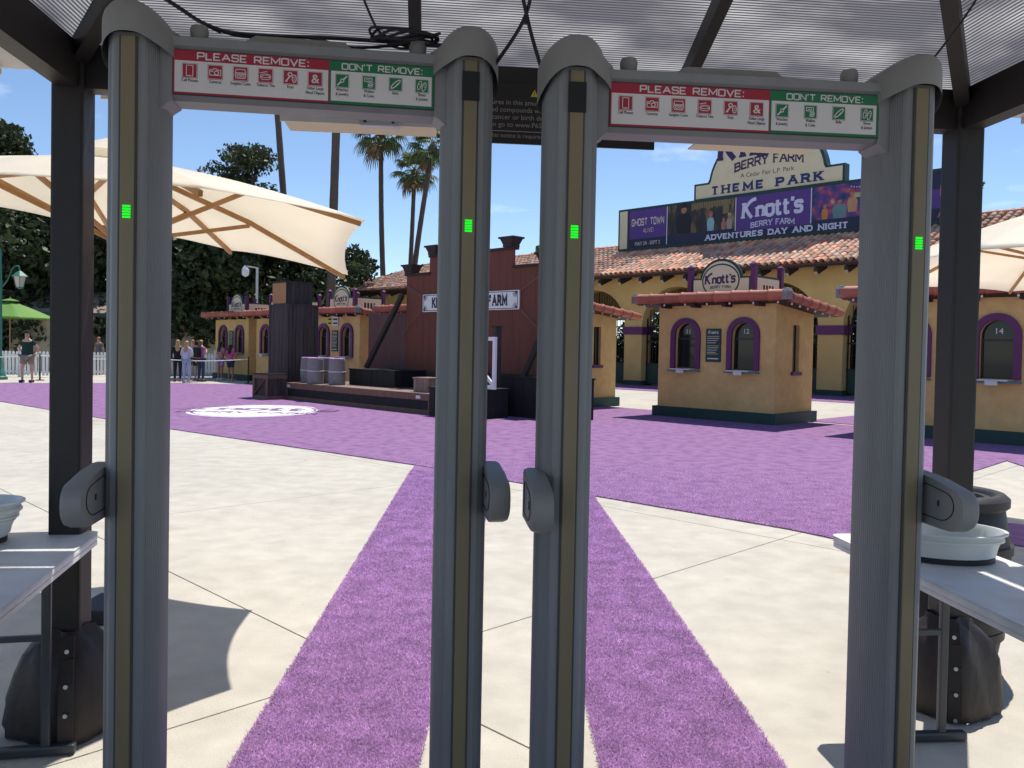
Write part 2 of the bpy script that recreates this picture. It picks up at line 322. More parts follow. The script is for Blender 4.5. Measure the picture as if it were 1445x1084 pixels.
# ------------------------------------------------------------------ lettering
GL = {
 'A': (.9, [[(0, 0), (.45, 1)], [(.9, 0), (.45, 1)], [(.18, .34), (.72, .34)]], 0),
 'B': (.8, [[(0, 0), (0, 1)], [(0, 1), (.7, 1), (.7, .53), (0, .53)], [(0, .53), (.78, .53), (.78, 0), (0, 0)]], 1),
 'C': (.76, [[(.75, .74), (.75, 1), (0, 1), (0, 0), (.75, 0), (.75, .26)]], 1),
 'D': (.8, [[(0, 0), (0, 1)], [(0, 1), (.8, 1), (.8, 0), (0, 0)]], 1),
 'E': (.7, [[(.7, 1), (0, 1), (0, 0), (.7, 0)], [(0, .5), (.58, .5)]], 0),
 'F': (.68, [[(.68, 1), (0, 1), (0, 0)], [(0, .5), (.55, .5)]], 0),
 'G': (.76, [[(.75, .74), (.75, 1), (0, 1), (0, 0), (.75, 0), (.75, .45), (.42, .45)]], 1),
 'H': (.78, [[(0, 0), (0, 1)], [(.78, 0), (.78, 1)], [(0, .5), (.78, .5)]], 0),
 'I': (.12, [[(.06, 0), (.06, 1)]], 0),
 'K': (.76, [[(0, 0), (0, 1)], [(0, .4), (.7, 1)], [(.24, .58), (.76, 0)]], 0),
 'L': (.64, [[(0, 1), (0, 0), (.64, 0)]], 0),
 'M': (.95, [[(0, 0), (0, 1), (.47, .22), (.95, 1), (.95, 0)]], 0),
 'N': (.78, [[(0, 0), (0, 1), (.78, 0), (.78, 1)]], 0),
 'O': (.78, [[(.39, 1), (0, 1), (0, 0), (.78, 0), (.78, 1), (.39, 1)]], 1),
 'P': (.74, [[(0, 0), (0, 1)], [(0, 1), (.72, 1), (.72, .44), (0, .44)]], 1),
 'R': (.78, [[(0, 0), (0, 1)], [(0, 1), (.72, 1), (.72, .46), (0, .46)], [(.36, .46), (.78, 0)]], 1),
 'S': (.72, [[(.7, .76), (.7, 1), (0, 1), (0, .52), (.7, .52), (.7, 0), (0, 0), (0, .24)]], 1),
 'T': (.8, [[(0, 1), (.8, 1)], [(.4, 0), (.4, 1)]], 0),
 'U': (.76, [[(0, 1), (0, 0), (.76, 0), (.76, 1)]], 1),
 'V': (.84, [[(0, 1), (.42, 0), (.84, 1)]], 0),
 'W': (1.1, [[(0, 1), (.28, 0), (.55, .8), (.82, 0), (1.1, 1)]], 0),
 'Y': (.8, [[(0, 1), (.4, .48), (.8, 1)], [(.4, .48), (.4, 0)]], 0),
 "'": (.12, [[(.08, 1.0), (.03, .74)]], 0), ':': (.12, [[(.06, .08), (.06, .24)], [(.06, .62), (.06, .78)]], 0), '!': (.12, [[(.06, .3), (.06, 1)], [(.06, 0), (.06, .14)]], 0),
 'k': (.95, [[(.05, 0), (.12, 1.02)], [(.08, .38), (.26, .70), (.50, .98), (.78, 1.16), (1.05, 1.20)], [(.30, .62), (.46, .30), (.74, -.02)]], 2),   # tall K with a swash
 'n': (.56, [[(.04, 0), (.04, .64)], [(.04, .60), (.52, .64), (.52, 0)]], 1),
 'o': (.54, [[(.27, .66), (0, .66), (0, 0), (.54, 0), (.54, .66), (.27, .66)]], 1),
 't': (.42, [[(.12, .92), (.12, 0), (.42, .06)], [(-.06, .64), (.38, .64)]], 1),
 's': (.46, [[(.44, .50), (.44, .66), (0, .66), (0, .36), (.44, .36), (.44, 0), (0, 0), (0, .16)]], 1),
}
def round_path(pts, r, n=5):
    out = [Vector(pts[0])]
    for i in range(1, len(pts) - 1):
        a, b, c = Vector(pts[i - 1]), Vector(pts[i]), Vector(pts[i + 1])
        d = min(r, (b - a).length / 2, (c - b).length / 2); p = b + (a - b).normalized() * d; q = b + (c - b).normalized() * d
        for k in range(n + 1):
            t = k / n; out.append(p * (1 - t) ** 2 + b * 2 * t * (1 - t) + q * t * t)
    out.append(Vector(pts[-1])); return out
EPS = [0]
def ribbon(mb, pts, w, put):
    P = [Vector(p) for p in pts]; Q = [P[0]]
    for p in P[1:]:
        if (p - Q[-1]).length > 1e-5: Q.append(p)
    P = Q; N = len(P)
    if N < 2: return
    EPS[0] = (EPS[0] + 1) % 24; e = EPS[0]
    vs = []
    for i in range(N):
        d0 = (P[i] - P[i - 1]).normalized() if i else (P[1] - P[0]).normalized(); d1 = (P[i + 1] - P[i]).normalized() if i < N - 1 else d0
        t = (d0 + d1); t = t.normalized() if t.length > 1e-4 else d0
        nn = Vector((-t.y, t.x)); k = max(0.45, nn.dot(Vector((-d0.y, d0.x))))
        wi = w[i] if isinstance(w, list) else w
        vs += [put(P[i].x + nn.x * wi / 2 / k, P[i].y + nn.y * wi / 2 / k, e), put(P[i].x - nn.x * wi / 2 / k, P[i].y - nn.y * wi / 2 / k, e)]
    mb.add(vs, [(2 * i, 2 * i + 1, 2 * i + 3, 2 * i + 2) for i in range(N - 1)])
def text_width(s, sx, sp): return sum((GL[c][0] * sx + sp) if c in GL else 0.45 * sx + sp for c in s) - sp
def strokes(mb, s, cx, cz, y, size, sx=1.0, w=0.16, serif=0.0, sp=0.3, rad=0.35, bow=0.0, slope=0.0, eps=0.00025, ax=None, sw=0.34):
    """slab or square lettering standing in the local xz plane at depth y, centred on cx, base line cz"""
    W = text_width(s, sx, sp); x0 = -W / 2
    ax = ax or (lambda a, b, d: (a, y - d, b))
    for c in s:
        if c not in GL: x0 += 0.45 * sx + sp; continue
        gw, st, kind = GL[c]
        def put(a, b, e, x0=x0):
            X = (x0 + a * sx); return ax(cx + X * size, cz + (b + slope * X + bow * (1 - (2 * X / W) ** 2)) * size, e * eps)
        for k, p in enumerate(st):
            pts = round_path(p, rad if kind else 0.0001, 5) if (len(p) > 2 and kind == 1) else (round_path(p, .3, 4) if kind == 2 else [Vector(q) for q in p])
            q = [Vector((a.x, a.y * (1 - w) + w / 2)) if c.isupper() else a for a in pts]
            thin = 0.72 if (serif and len(p) == 2 and abs(p[0][1] - p[1][1]) < .01) else 1.0
            ribbon(mb, q, w * thin / 1.0, put)
            if serif:
                for a, b in ((p[0], p[1]), (p[-1], p[-2])):
                    if abs(a[1] - b[1]) > abs(a[0] - b[0]) * 0.4 and (abs(a[1]) < .01 or abs(a[1] - 1) < .03 or abs(a[1] - .64) < .01) and c not in "'!:":
                        ribbon(mb, [(a[0] - sw / 2, a[1] + (serif / 2 if a[1] < .3 else -serif / 2)), (a[0] + sw / 2, a[1] + (serif / 2 if a[1] < .3 else -serif / 2))], serif, put)
        x0 += gw * sx + sp
    return mb
FC = {}
def font_pts(body, size):
    k = (body, size)
    if k in FC: return FC[k]
    cu = bpy.data.curves.new('t', 'FONT'); cu.body = body; cu.size = size; cu.align_x = 'CENTER'; cu.resolution_u = 3
    o = bpy.data.objects.new('t', cu); COL.objects.link(o)
    dg = bpy.context.evaluated_depsgraph_get(); me = bpy.data.meshes.new_from_object(o.evaluated_get(dg))
    v = [tuple(p.co) for p in me.vertices]; f = [tuple(p.vertices) for p in me.polygons]
    bpy.data.objects.remove(o); bpy.data.curves.remove(cu); bpy.data.meshes.remove(me)
    FC[k] = (v, f); return v, f
def ftext(mb, body, cx, cz, y, size, sx=1.0, bold=False):
    v, f = font_pts(body, size)
    mb.add([(cx + p[0] * sx, y, cz + p[1]) for p in v], f)
    if bold: mb.add([(cx + p[0] * sx + size * .035, y - .0002, cz + p[1]) for p in v], f)
    return mb
def plate(mb, x0, x1, z0, z1, y, t=0.002): return mb.bb(x0, x1, y - t, y, z0, z1)
def arc(cx, cy, rx, ry, a0, a1, n=16): return [(cx + rx * math.cos(R(a0 + (a1 - a0) * i / n)), cy + ry * math.sin(R(a0 + (a1 - a0) * i / n))) for i in range(n + 1)]

# ================================================================== THE SETTING
# ground
g = MB(); g.bb(-900, 900, -400, 1400, -0.4, -0.02); tag(g.build('ground', M['ground']), kind='structure')
plaza = bpy.data.objects.new('plaza', None); COL.objects.link(plaza); tag(plaza, 'pale concrete slab paving of the entrance square', kind='structure')
slab = MB(); slab.cbox((0, 0, -0.03), (4.032, 4.032, 0.06), 0.004); slab_me = slab.mesh('concrete_slab'); slab_me.materials.append(M['concrete'])
for i in range(-12, 4):
    for j in range(-2, 9):
        u = -5.2 + 4.04 * i + 4.04; v = 0.23 + 4.04 * j
        x, y, _ = uvw(u, v)
        if y < -4 or abs(x) > 0.72 * max(y, 0) + 7: continue
        o = obj('concrete_slab', slab_me, None, plaza); o.location = (x, y, 0.0); o.rotation_euler = (0, 0, RZ)

# purple artificial turf laid over the slabs
def turf(name, polyuv, z1=0.014, m='turf', label='purple artificial turf carpet laid over the square', xy=False):
    mb = MB(); pts = [(p if xy else uvw(*p)[:2]) for p in polyuv]
    mb.prism(pts, 0.002, z1, lambda a, b, t: (a, b, t)); o = mb.build(name, M[m]); tag(o, label, kind='structure'); return o
MAIN = [(-8.28, 6.57), (-3.32, 6.69), (-2.85, 6.64), (-1.83, 7.55), (7, 8.0), (7, 9.1), (-2.05, 8.52), (-3.30, 7.75), (-3.42, 13.70), (-3.06, 13.15), (7, 13.4), (7, 17.9), (-28, 17.3), (-28.4, 15.0), (-30.6, 12.7), (-32.4, 7.66), (-31.0, 4.75), (-22.81, 5.39), (-17.57, 5.70), (-14.3, 5.96)]
main_turf = turf('turf_carpet', MAIN)
turf('turf_aisle', [(-8.55, 17.95), (-6.7, 17.95), (-6.7, 26.0), (-8.55, 26.0)], 0.013, label='purple turf aisle leading back to the arcade between two booths')
turf('turf_band', [(-27, 26.02), (0, 26.02), (0, 29.9), (-27, 29.9)], 0.013, label='purple turf band along the foot of the arcade')
turf('turf_strip', [(-1.21, 10.46), (-1.06, 6.0), (-0.965, 2.9), (-0.95, 1.2), (-0.31, 1.2), (-0.31, 3.2), (-0.16, 9.40)], 0.012, label='purple turf runner leading through the left gate', xy=True)
turf('turf_strip', [(0.33, 9.0), (0.345, 3.7), (0.36, 1.2), (1.00, 1.2), (1.01, 2.97), (0.855, 8.47)], 0.012, label='purple turf runner leading through the right gate', xy=True)
# standing blades of the near turf
def inside(poly, X, Y):
    c = np.zeros(len(X), bool); n = len(poly)
    for i in range(n):
        x0, y0 = poly[i]; x1, y1 = poly[(i + 1) % n]
        t = ((y0 > Y) != (y1 > Y)) & (X < (x1 - x0) * (Y - y0) / (y1 - y0 + 1e-12) + x0); c ^= t
    return c
def blades(name, poly, n, label, ymax, hgt=0.0115, fade=None):
    P = np.array(poly); x0, y0 = P.min(0); x1, y1 = P.max(0); y1 = min(y1, ymax)
    yy = y0 + (y1 - y0) * rng.random(n * 3) ** 1.7; xx = x0 + (x1 - x0) * rng.random(n * 3)
    k = inside(poly, xx, yy)
    if fade: k &= rng.random(len(xx)) < np.clip((fade[1] - np.hypot(xx, yy)) / (fade[1] - fade[0]), 0, 1)
    xx, yy = xx[k][:n], yy[k][:n]; n = len(xx)
    a = rng.random(n) * 2 * PI; w = 0.0016 + 0.0011 * yy / 4; h = hgt * (0.6 + 0.7 * rng.random(n)); lean = rng.normal(0, 0.008, (n, 2))
    dx, dy = np.cos(a) * w, np.sin(a) * w
    V = np.empty((n, 3, 3)); V[:, 0] = np.stack([xx - dx, yy - dy, np.full(n, .010)], 1); V[:, 1] = np.stack([xx + dx, yy + dy, np.full(n, .010)], 1)
    V[:, 2] = np.stack([xx + lean[:, 0], yy + lean[:, 1], .010 + h], 1)
    me = fast_mesh(name, V.reshape(-1, 3), np.arange(3 * n).reshape(-1, 3)); me.materials.append(M['turf_blade'])
    tag(obj(name, me), label, 'turf', kind='stuff')
blades('turf_blades', [(-1.22, 10.46), (-1.07, 6.0), (-0.975, 2.9), (-0.955, 1.6), (-0.30, 1.6), (-0.30, 3.2), (-0.15, 9.40)], 260000, 'short purple plastic blades of the left turf runner', 10)
blades('turf_blades', [(0.32, 9.0), (0.335, 3.7), (0.35, 1.6), (1.01, 1.6), (1.02, 2.97), (0.865, 8.47)], 230000, 'short purple plastic blades of the right turf runner', 9)
blades('turf_blades', [uvw(*p)[:2] for p in [(-8.28, 6.56), (-3.3, 6.68), (-2.85, 6.63), (-3.4, 10.5), (-9.0, 10.5), (-10, 6.5)]], 200000, 'short purple plastic blades of the wide turf carpet', 14, 0.012, (8.2, 11.5))

# white oval emblem in the turf
em = thing('turf_emblem', 'white oval emblem with lettering set in the purple turf', 'emblem', (*uvw(-17.15, 9.05)[:2], 0.016), R(1))
RX, RY = 1.38, 1.80
e = MB(); pts = [(RX * math.cos(t) * (1 + .01 * math.sin(9 * t)), RY * math.sin(t) * (1 + .01 * math.sin(7 * t))) for t in [2 * PI * k / 72 for k in range(72)]]
e.prism(pts, 0, 0.004, lambda a, b, t: (a, b, t)); e.build('white_oval', M['white_turf'], em)
e = MB()
lo = lambda a, b, d: (a, b, 0.0060 + d)
ring = [(RX * .93 * math.cos(t), RY * .93 * math.sin(t)) for t in [2 * PI * k / 64 for k in range(65)]]
ribbon(e, ring, 0.05, lambda a, b, d: lo(a, b, 0))
strokes(e, "knott's", 0.0, 0.05, 0, 0.78, sx=1.0, w=.2, serif=.1, sp=.16, ax=lo); e.build('lettering', M['turf'], em); e = MB()
strokes(e, "BERRY FARM", 0.0, -0.75, 0, 0.34, sx=.9, w=.18, serif=.09, sp=.2, ax=lo)
e.build('lettering', M['turf'], em)

# ================================================================== METAL DETECTOR GATES
def ribbed_post(zt):
    A, B = 0.077, 0.132; mb = MB(); ring = []; n = 168
    for k in range(n):
        t = 2 * PI * k / n; c, s = math.cos(t), math.sin(t)
        x = A * math.copysign(abs(c) ** 0.86, c); y = B * math.copysign(abs(s) ** 0.92, s)
        off = abs(abs(math.degrees(math.atan2(c, -s))))      # 0 at the front nose
        rib = 1.0 - (0.020 if (k % 2 and 34 < off < 174) else 0.0)
        x *= rib; y *= rib
        if y < -0.118: y = -0.118 - (abs(y) - 0.118) * 0.35
        ring.append((x, y))
    vs = [(x, y, 0.012) for x, y in ring] + [(x, y, zt) for x, y in ring]
    mb.add(vs, [(i, (i + 1) % n, n + (i + 1) % n, n + i) for i in range(n)] + [tuple(range(n, 2 * n))]); return mb
def cap_mesh(inner):
    """flared hood of a post: low barrel top, lower edge that swings up over the nose, lip running on to the crossbar"""
    mb = MB(); n = 48; A, B = 0.091, 0.150; rows = [(1.0, None), (1.0, 0.030), (0.995, 0.062), (0.975, 0.078), (0.92, 0.088), (0.7, 0.094), (0.15, 0.097)]
    vs = []
    for ri, (sc, z) in enumerate(rows):
        for k in range(n):
            t = 2 * PI * k / n; c, s = math.cos(t), math.sin(t); x = A * sc * math.copysign(abs(c) ** .8, c); y = B * sc * math.copysign(abs(s) ** .85, s)
            zz = z if z is not None else -0.058 + 0.058 * max(0, -s) ** 1.6
            if z is not None and z > 0.03: zz = 0.030 + (z - 0.030) * (1 - 0.62 * (abs(x) / A) ** 2.0)
            if ri < 2 and -inner * c > 0.55: x += -inner * 0.030 * (-inner * c - 0.55) / .45
            vs.append((x, y, zz))
    fs = [(i * n + k, i * n + (k + 1) % n, (i + 1) * n + (k + 1) % n, (i + 1) * n + k) for i in range(len(rows) - 1) for k in range(n)] + [tuple((len(rows) - 1) * n + k for k in range(n))]
    mb.add(vs, fs); return mb
def paddle(sgn):
    mb = MB(); pr = [(0.02, -0.088), (-0.16, -0.088)] + arc(-0.185, -0.015, 0.075, 0.073, -90, -180, 6)[1:] + arc(-0.20, 0.0, 0.06, 0.062, 180, 115, 5) + [(-0.10, 0.082), (0.02, 0.094)]
    sh = [(a, b) for a, b in pr]; c = (-0.10, 0.0); ins = lambda f: [(c[0] + (a - c[0]) * f, c[1] + (b - c[1]) * f) for a, b in sh]
    lay = [(0.0, 1.0), (0.040, 1.0), (0.052, 0.95), (0.056, 0.86)]; n = len(sh); vs = []
    for t, f in lay: vs += [(sgn * (0.062 + t), a, b) for a, b in ins(f)]
    fs = [(i * n + k, i * n + (k + 1) % n, (i + 1) * n + (k + 1) % n, (i + 1) * n + k) for i in range(len(lay) - 1) for k in range(n)] + [tuple((len(lay) - 1) * n + k for k in range(n)), tuple(range(n - 1, -1, -1))]
    return mb.add(vs, fs)
ICON_RED = ['phone', 'camera', 'glasses', 'tin', 'keys', 'amp']; ICON_GRN = ['watch', 'wallet', 'belt', 'shoes']
def icon(kind, mb, cx, cz, y, s):
    e = [0]
    def L(pts, w=.055, closed=False):
        if closed: pts = pts + [pts[0]]
        ribbon(mb, [Vector(p) for p in pts], w, lambda a, b, d: (cx + a * s, y - 0.0002 - d * 0.00003, cz + b * s))
    el = lambda x, z, rx, rz, n=16: [(x + rx * math.cos(2 * PI * k / n), z + rz * math.sin(2 * PI * k / n)) for k in range(n + 1)]
    fr = .44; L([(-fr, -fr), (fr, -fr), (fr, fr), (-fr, fr)], .03, True)
    if kind == 'phone': L([(-.2, -.34), (.2, -.34), (.2, .34), (-.2, .34)], .045, True); L([(-.05, -.29), (.05, -.29)], .03)
    elif kind == 'camera': L([(-.34, -.2), (.34, -.2), (.34, .14), (.12, .14), (.06, .22), (-.1, .22), (-.14, .14), (-.34, .14)], .05, True); L(el(.08, -.04, .13, .13), .06); L([(-.3, .05), (-.12, .05)], .06)
    elif kind == 'glasses': L([(-.33, .06), (-.27, .28), (.27, .28), (.33, .06), (-.33, .06)], .05); L([(-.34, -.02), (.34, -.02), (.28, -.28), (-.28, -.28), (-.34, -.02)], .05); L(el(-.12, -.14, .1, .07), .04); L(el(.12, -.14, .1, .07), .04)
    elif kind == 'tin': L(el(0, -.02, .32, .12), .04); L([(-.32, -.02), (-.32, -.16), (-.2, -.26), (.2, -.26), (.32, -.16), (.32, -.02)], .045); L([(-.36, .16), (.1, .26)], .05); L(el(0, -.05, .24, .08), .03)
    elif kind == 'keys': L([(-.32, -.3), (.0, .1)], .09); L(el(-.03, .18, .12, .12), .07); L([(-.3, -.2), (-.18, -.28)], .06); L(el(.24, -.08, .13, .24), .055); L([(.18, -.02), (.3, -.02)], .05); L([(.18, -.16), (.3, -.16)], .05)
    elif kind == 'amp': ftext(mb, '&', cx, cz - s * .27, y - .0004, s * .82, bold=True)
    elif kind == 'watch': L([(-.33, -.33), (-.08, -.08)], .10); L([(.08, .08), (.33, .33)], .10); L(el(0, 0, .11, .11), .06)
    elif kind == 'wallet': L([(-.3, .3), (.2, .3), (.2, .06), (-.3, .06)], .05, True); L([(-.2, .18), (.1, .18)], .05); L([(-.1, -.02), (.3, -.02)], .04); L(el(.12, -.14, .16, .05), .045); L(el(.08, -.26, .16, .05), .045)
    elif kind == 'belt': L([(a * .8 - b * .6, a * .75 + b * .65) for a, b in el(0, 0, .38, .13, 20)], .07); L([(.02, -.1), (.14, .04)], .05)
    elif kind == 'shoes':
        for q in (-.16, .15): L([(q + a * .96 + b * .3, b - a * .3 + (.03 if q < 0 else -.05)) for a, b in el(0, 0, .12, .30, 18)], .05); L([(q - .05, .12), (q + .08, .08)], .05); L([(q - .02, -.04), (q + .1, -.08)], .04)
CAP_R = ['Cell Phones', 'Cameras', 'Sunglass Cases', 'Tobacco Tins', 'Keys', 'Other Large\nMetal Objects']; CAP_G = ['Watches\n& Jewelry', 'Wallets\n& Coins', 'Belts', 'Shoes\n& Jackets']

def gate(label, loc, rz, W, dz, cables):
    root = thing('metal_detector_gate', label, 'metal detector', loc, rz, 'walk-through metal detectors')
    h = W / 2; ZT = 2.335 + dz; LZ = 1.838 if cables[0] else 1.812
    for sg in (-1, 1):
        x = sg * h
        p = ribbed_post(ZT); p.v = [(a + x, b, c) for a, b, c in p.v]; post = p.build('post', M['gate_grey'], root, smooth=6)
        c = cap_mesh(sg); c.v = [(a + x, b, z + ZT - 0.005) for a, b, z in c.v]; c.build('post_cap', M['gate_cap'], post, smooth=50)
        s = MB(); s.cbox((x, -0.126, (ZT + 0.03) / 2), (0.037, 0.010, ZT - 0.05), 0.003); s.build('light_strip', M['strip'], post)
        s = MB(); s.cbox((x, -0.1235, (ZT + 0.03) / 2), (0.047, 0.008, ZT - 0.05), 0.002); s.build('strip_channel', M['gate_dark'], post)
        l = MB()
        for k in range(5): l.cbox((x, -0.132, LZ + 0.0074 * (k - 2)), (0.021, 0.004, 0.0052), 0.0016)
        l.build('indicator_light', M['led'], post)
        # collar shoulder joining post to crossbar
        k = MB(); xi = x - sg * 0.055
        k.prism([(xi - sg * 0.0, 2.325 + dz), (xi - sg * 0.045, 2.325 + dz), (xi - sg * 0.045, 2.176 + dz), (xi - sg * 0.028, 2.164 + dz), (xi - sg * 0.0, 2.140 + dz)], -0.074, 0.035, lambda a, b, t: (a, t, b)); k.build('shoulder', M['gate_grey'], post)
        f = MB(); f.cbox((x, 0, 0.012), (0.20, 0.36, 0.024), 0.008); f.build('foot_plate', M['black'], post)
        pd = paddle(sg); pd.v = [(a + x, b * .88 - 0.045, z * .80 + 1.075) for a, b, z in pd.v]; pdo = pd.build('side_sensor', M['gate_cap'], root, smooth=40)
        q = MB(); xx = x + sg * 0.1185
        lp = [(-0.045, -0.055), (-0.17, -0.058), (-0.215, -0.02), (-0.215, 0.02), (-0.19, 0.042), (-0.045, 0.062)]
        q.tube([(xx, b * .88 - 0.045, z * .80 + 1.075) for b, z in [tuple(v) for v in round_path(lp + [lp[0]], .03, 4)]], 0.0016, 5, closed=False)
        q.cbox((xx, -0.205, 1.075), (0.004, 0.006, 0.022), 0.001); q.build('sensor_cover_seam', M['black'], pdo)
        q = MB(); xi_ = x + sg * 0.0612; q.tube([(xi_, b * .88 - 0.045, z * .80 + 1.075) for b, z in [tuple(v) for v in round_path(lp + [lp[0]], .03, 4)]], 0.0016, 5); q.cbox((xi_, -0.165, 1.075), (0.004, 0.006, 0.016), 0.001); q.build('sensor_cover_seam', M['black'], pdo)
        if sg == -1 and not cables[0]:
            v_, f_ = font_pts('CEIA', .030); lg = MB(); lg.add([(xx - .0012, -0.165 - py_, px_ * 1.1 + 1.075) for px_, py_, _ in v_], f_); lg.build('maker_mark', M['signwhite'], pdo)
        if (sg == 1) == cables[0]:
            t = MB(); t.cbox((x, -0.1335, ZT - 0.085), (0.050, 0.006, 0.082), 0.002); t.build('tape_patch', M['tape'], post)
    if not cables[0]: pass
    # crossbar
    z0, z1 = 2.178 + dz, 2.345 + dz
    cb = MB(); xi = h - 0.06; pr = [(-0.072, z0 + 0.012), (-0.072, z1 - 0.03), (-0.085, z1 - 0.022), (-0.085, z1 + 0.002), (-0.05, z1 + 0.008), (0.04, z1 + 0.008), (0.04, z0 + 0.012), (0.025, z0), (-0.055, z0)]
    cb.prism(pr, -xi, xi, lambda a, b, t: (t, a, b)); bar = cb.build('crossbar', M['gate_grey'], root)
    tr = MB()
    tr.prism([(-xi + .02, z1 + .006), (xi - .02, z1 + .006), (xi - .03, z1 + .024), (0.13 * W, z1 + .026), (0.11 * W, z1 + .042), (-0.16 * W, z1 + .042), (-0.19 * W, z1 + .026), (-xi + .03, z1 + .024)], -0.02, 0.035, lambda a, b, t: (a, t, b)); tr.build('cable_tray', M['gate_cap'], bar)
    for kx in (-0.33 * W, 0.34 * W):
        k = MB(); k.lathe([(.018, 0), (.024, .008), (.026, .03), (.022, .042), (.01, .046)], (kx, -0.01, z1 + .016), 16); k.build('lock_knob', M['gate_cap'], bar, smooth=40)
    # instruction sign
    sw = (W - 0.225) / 2 + 0.012; y = -0.0725; s0, s1 = 2.190 + dz, 2.315 + dz; xs = sw * 0.175
    b = MB(); b.bb(-sw, sw, y - 0.004, y, s0, s1); sign = b.build('sign_panel', M['ink'], root)
    y1 = y - 0.0042
    b = MB(); b.bb(-sw + .002, xs, y1 - .0006, y1, s0 + .003, s1 - .002); b.build('red_field', M['red'], sign)
    b = MB(); b.bb(xs + .0005, sw - .002, y1 - .0006, y1, s0 + .003, s1 - .002); b.build('green_field', M['green'], sign)
    y2 = y1 - .0008
    b = MB(); b.bb(-sw + .006, xs - .003, y2 - .0004, y2, s0 + .008, s1 - .031); b.bb(xs + .005, sw - .008, y2 - .0004, y2, s0 + .010, s1 - .031); b.build('white_field', M['signwhite'], sign)
    t = MB(); strokes(t, 'PLEASE REMOVE:', -sw * 0.40, s1 - .0265, y2 - .0002, .021, sx=1.12, w=.17, sp=.26, rad=.16, eps=.00003)
    t.build('headline', M['signwhite'], sign); t = MB(); strokes(t, "DON'T REMOVE:", (xs + sw) / 2, s1 - .0265, y2 - .0002, .019, sx=1.05, w=.17, sp=.24, rad=.16, eps=.00003); t.build('headline', M['signwhite'], sign)
    cp = MB()
    for i, (ic, tx) in enumerate(zip(ICON_RED, CAP_R)):
        cx = -sw + .046 + i * (xs + sw - .085) / 5; cz = s1 - .058; q = MB(); q.bb(cx - .0205, cx + .0205, y2 - .0010, y2 - .0004, cz - .0205, cz + .0205); pg = q.build('pictogram', M['red'], sign)
        q = MB(); icon(ic, q, cx, cz, y2 - .0011, .043); ob = q.build('pictogram_lines', M['signwhite'], None); ob.parent = sign
        cp = MB(); ftext(cp, tx, cx, cz - .0305, y2 - .0007, .0125, .74, True); cp.build('caption', M['ink'], sign)
    for i, (ic, tx) in enumerate(zip(ICON_GRN, CAP_G)):
        cx = xs + .036 + i * (sw - xs - .072) / 3; cz = s1 - .058; q = MB(); q.bb(cx - .0195, cx + .0195, y2 - .0010, y2 - .0004, cz - .0195, cz + .0195); q.build('pictogram', M['green'], sign)
        q = MB(); icon(ic, q, cx, cz, y2 - .0011, .041); q.build('pictogram_lines', M['signwhite'], sign)
        cp = MB(); ftext(cp, tx, cx, cz - .0290, y2 - .0007, .0125, .74, True); cp.build('caption', M['ink'], sign)
    return root
def gate_loc(nx, ny, a): return (nx - 0.13 * math.sin(a), ny + 0.13 * math.cos(a), 0.012)
gate('left walk-through metal detector with cable coil on its crossbar', gate_loc(-0.588, 2.307, R(8.8)), R(8.8), 0.922, -0.016, (True,))
gate('right walk-through metal detector with bare crossbar', gate_loc(0.657, 2.322, R(5.5)), R(5.5), 0.992, -0.073, (False,))

# cables
def wob(pts, n=30, amp=0.0):
    out = []; P = [Vector(p) for p in pts]
    for i in range(len(P) - 1):
        p0 = P[max(i - 1, 0)]; p1 = P[i]; p2 = P[i + 1]; p3 = P[min(i + 2, len(P) - 1)]
        for k in range(n // (len(P) - 1) + 1):
            t = k / (n // (len(P) - 1) + 1)
            out.append(0.5 * ((2 * p1) + (p2 - p0) * t + (2 * p0 - 5 * p1 + 4 * p2 - p3) * t * t + (3 * p1 - p0 - 3 * p2 + p3) * t ** 3))
    out.append(P[-1]); return out
cr = MB(); 
cr.tube(wob([(-1.35, 2.30, 2.66), (-1.02, 2.38, 2.485), (-0.90, 2.42, 2.42), (-0.78, 2.42, 2.395), (-0.55, 2.46, 2.405), (-0.30, 2.48, 2.40), (-0.22, 2.48, 2.395)], 40), 0.006, 6)
cr.tube(wob([(-0.86, 2.42, 2.40), (-0.89, 2.40, 2.412), (-0.80, 2.42, 2.39), (-0.62, 2.44, 2.398), (-0.48, 2.46, 2.378), (-0.30, 2.47, 2.40)], 40), 0.005, 6)
tag(cr.build('power_cable', M['cable'], None, smooth=60), 'black power cable lying along the left gate crossbar', 'cable')
cr = MB()
for k in range(6):
    a = 0.075 + 0.006 * k; cr.tube([(-0.335 + a * math.cos(t) * 1.05 + .008 * math.sin(3 * t + k), 2.465 + 0.035 * math.sin(t), 2.402 + 0.004 * k + 0.010 * math.cos(2 * t + k)) for t in [2 * PI * q / 22 for q in range(22)]], 0.0042, 6, closed=True)
cr.tube(wob([(-0.46, 2.35, 2.75), (-0.47, 2.40, 2.58), (-0.42, 2.45, 2.44), (-0.38, 2.46, 2.41)], 24), 0.004, 6)
cr.tube(wob([(-0.31, 2.30, 2.75), (-0.315, 2.36, 2.60), (-0.315, 2.44, 2.43)], 20), 0.005, 6)
tag(cr.build('cable_coil', M['cable'], None, smooth=60), 'coil of dark cable bunched at the right end of left crossbar', 'cable')
cr = MB(); cr.tube(wob([(0.048, 2.30, 2.80), (0.038, 2.35, 2.55), (0.012, 2.40, 2.44), (-0.085, 2.43, 2.30)], 24), 0.0055, 6); 
tag(cr.build('hanging_cable', M['cable'], None, smooth=60), 'black cable slanting from roof down to the left gate inner cap', 'cable')
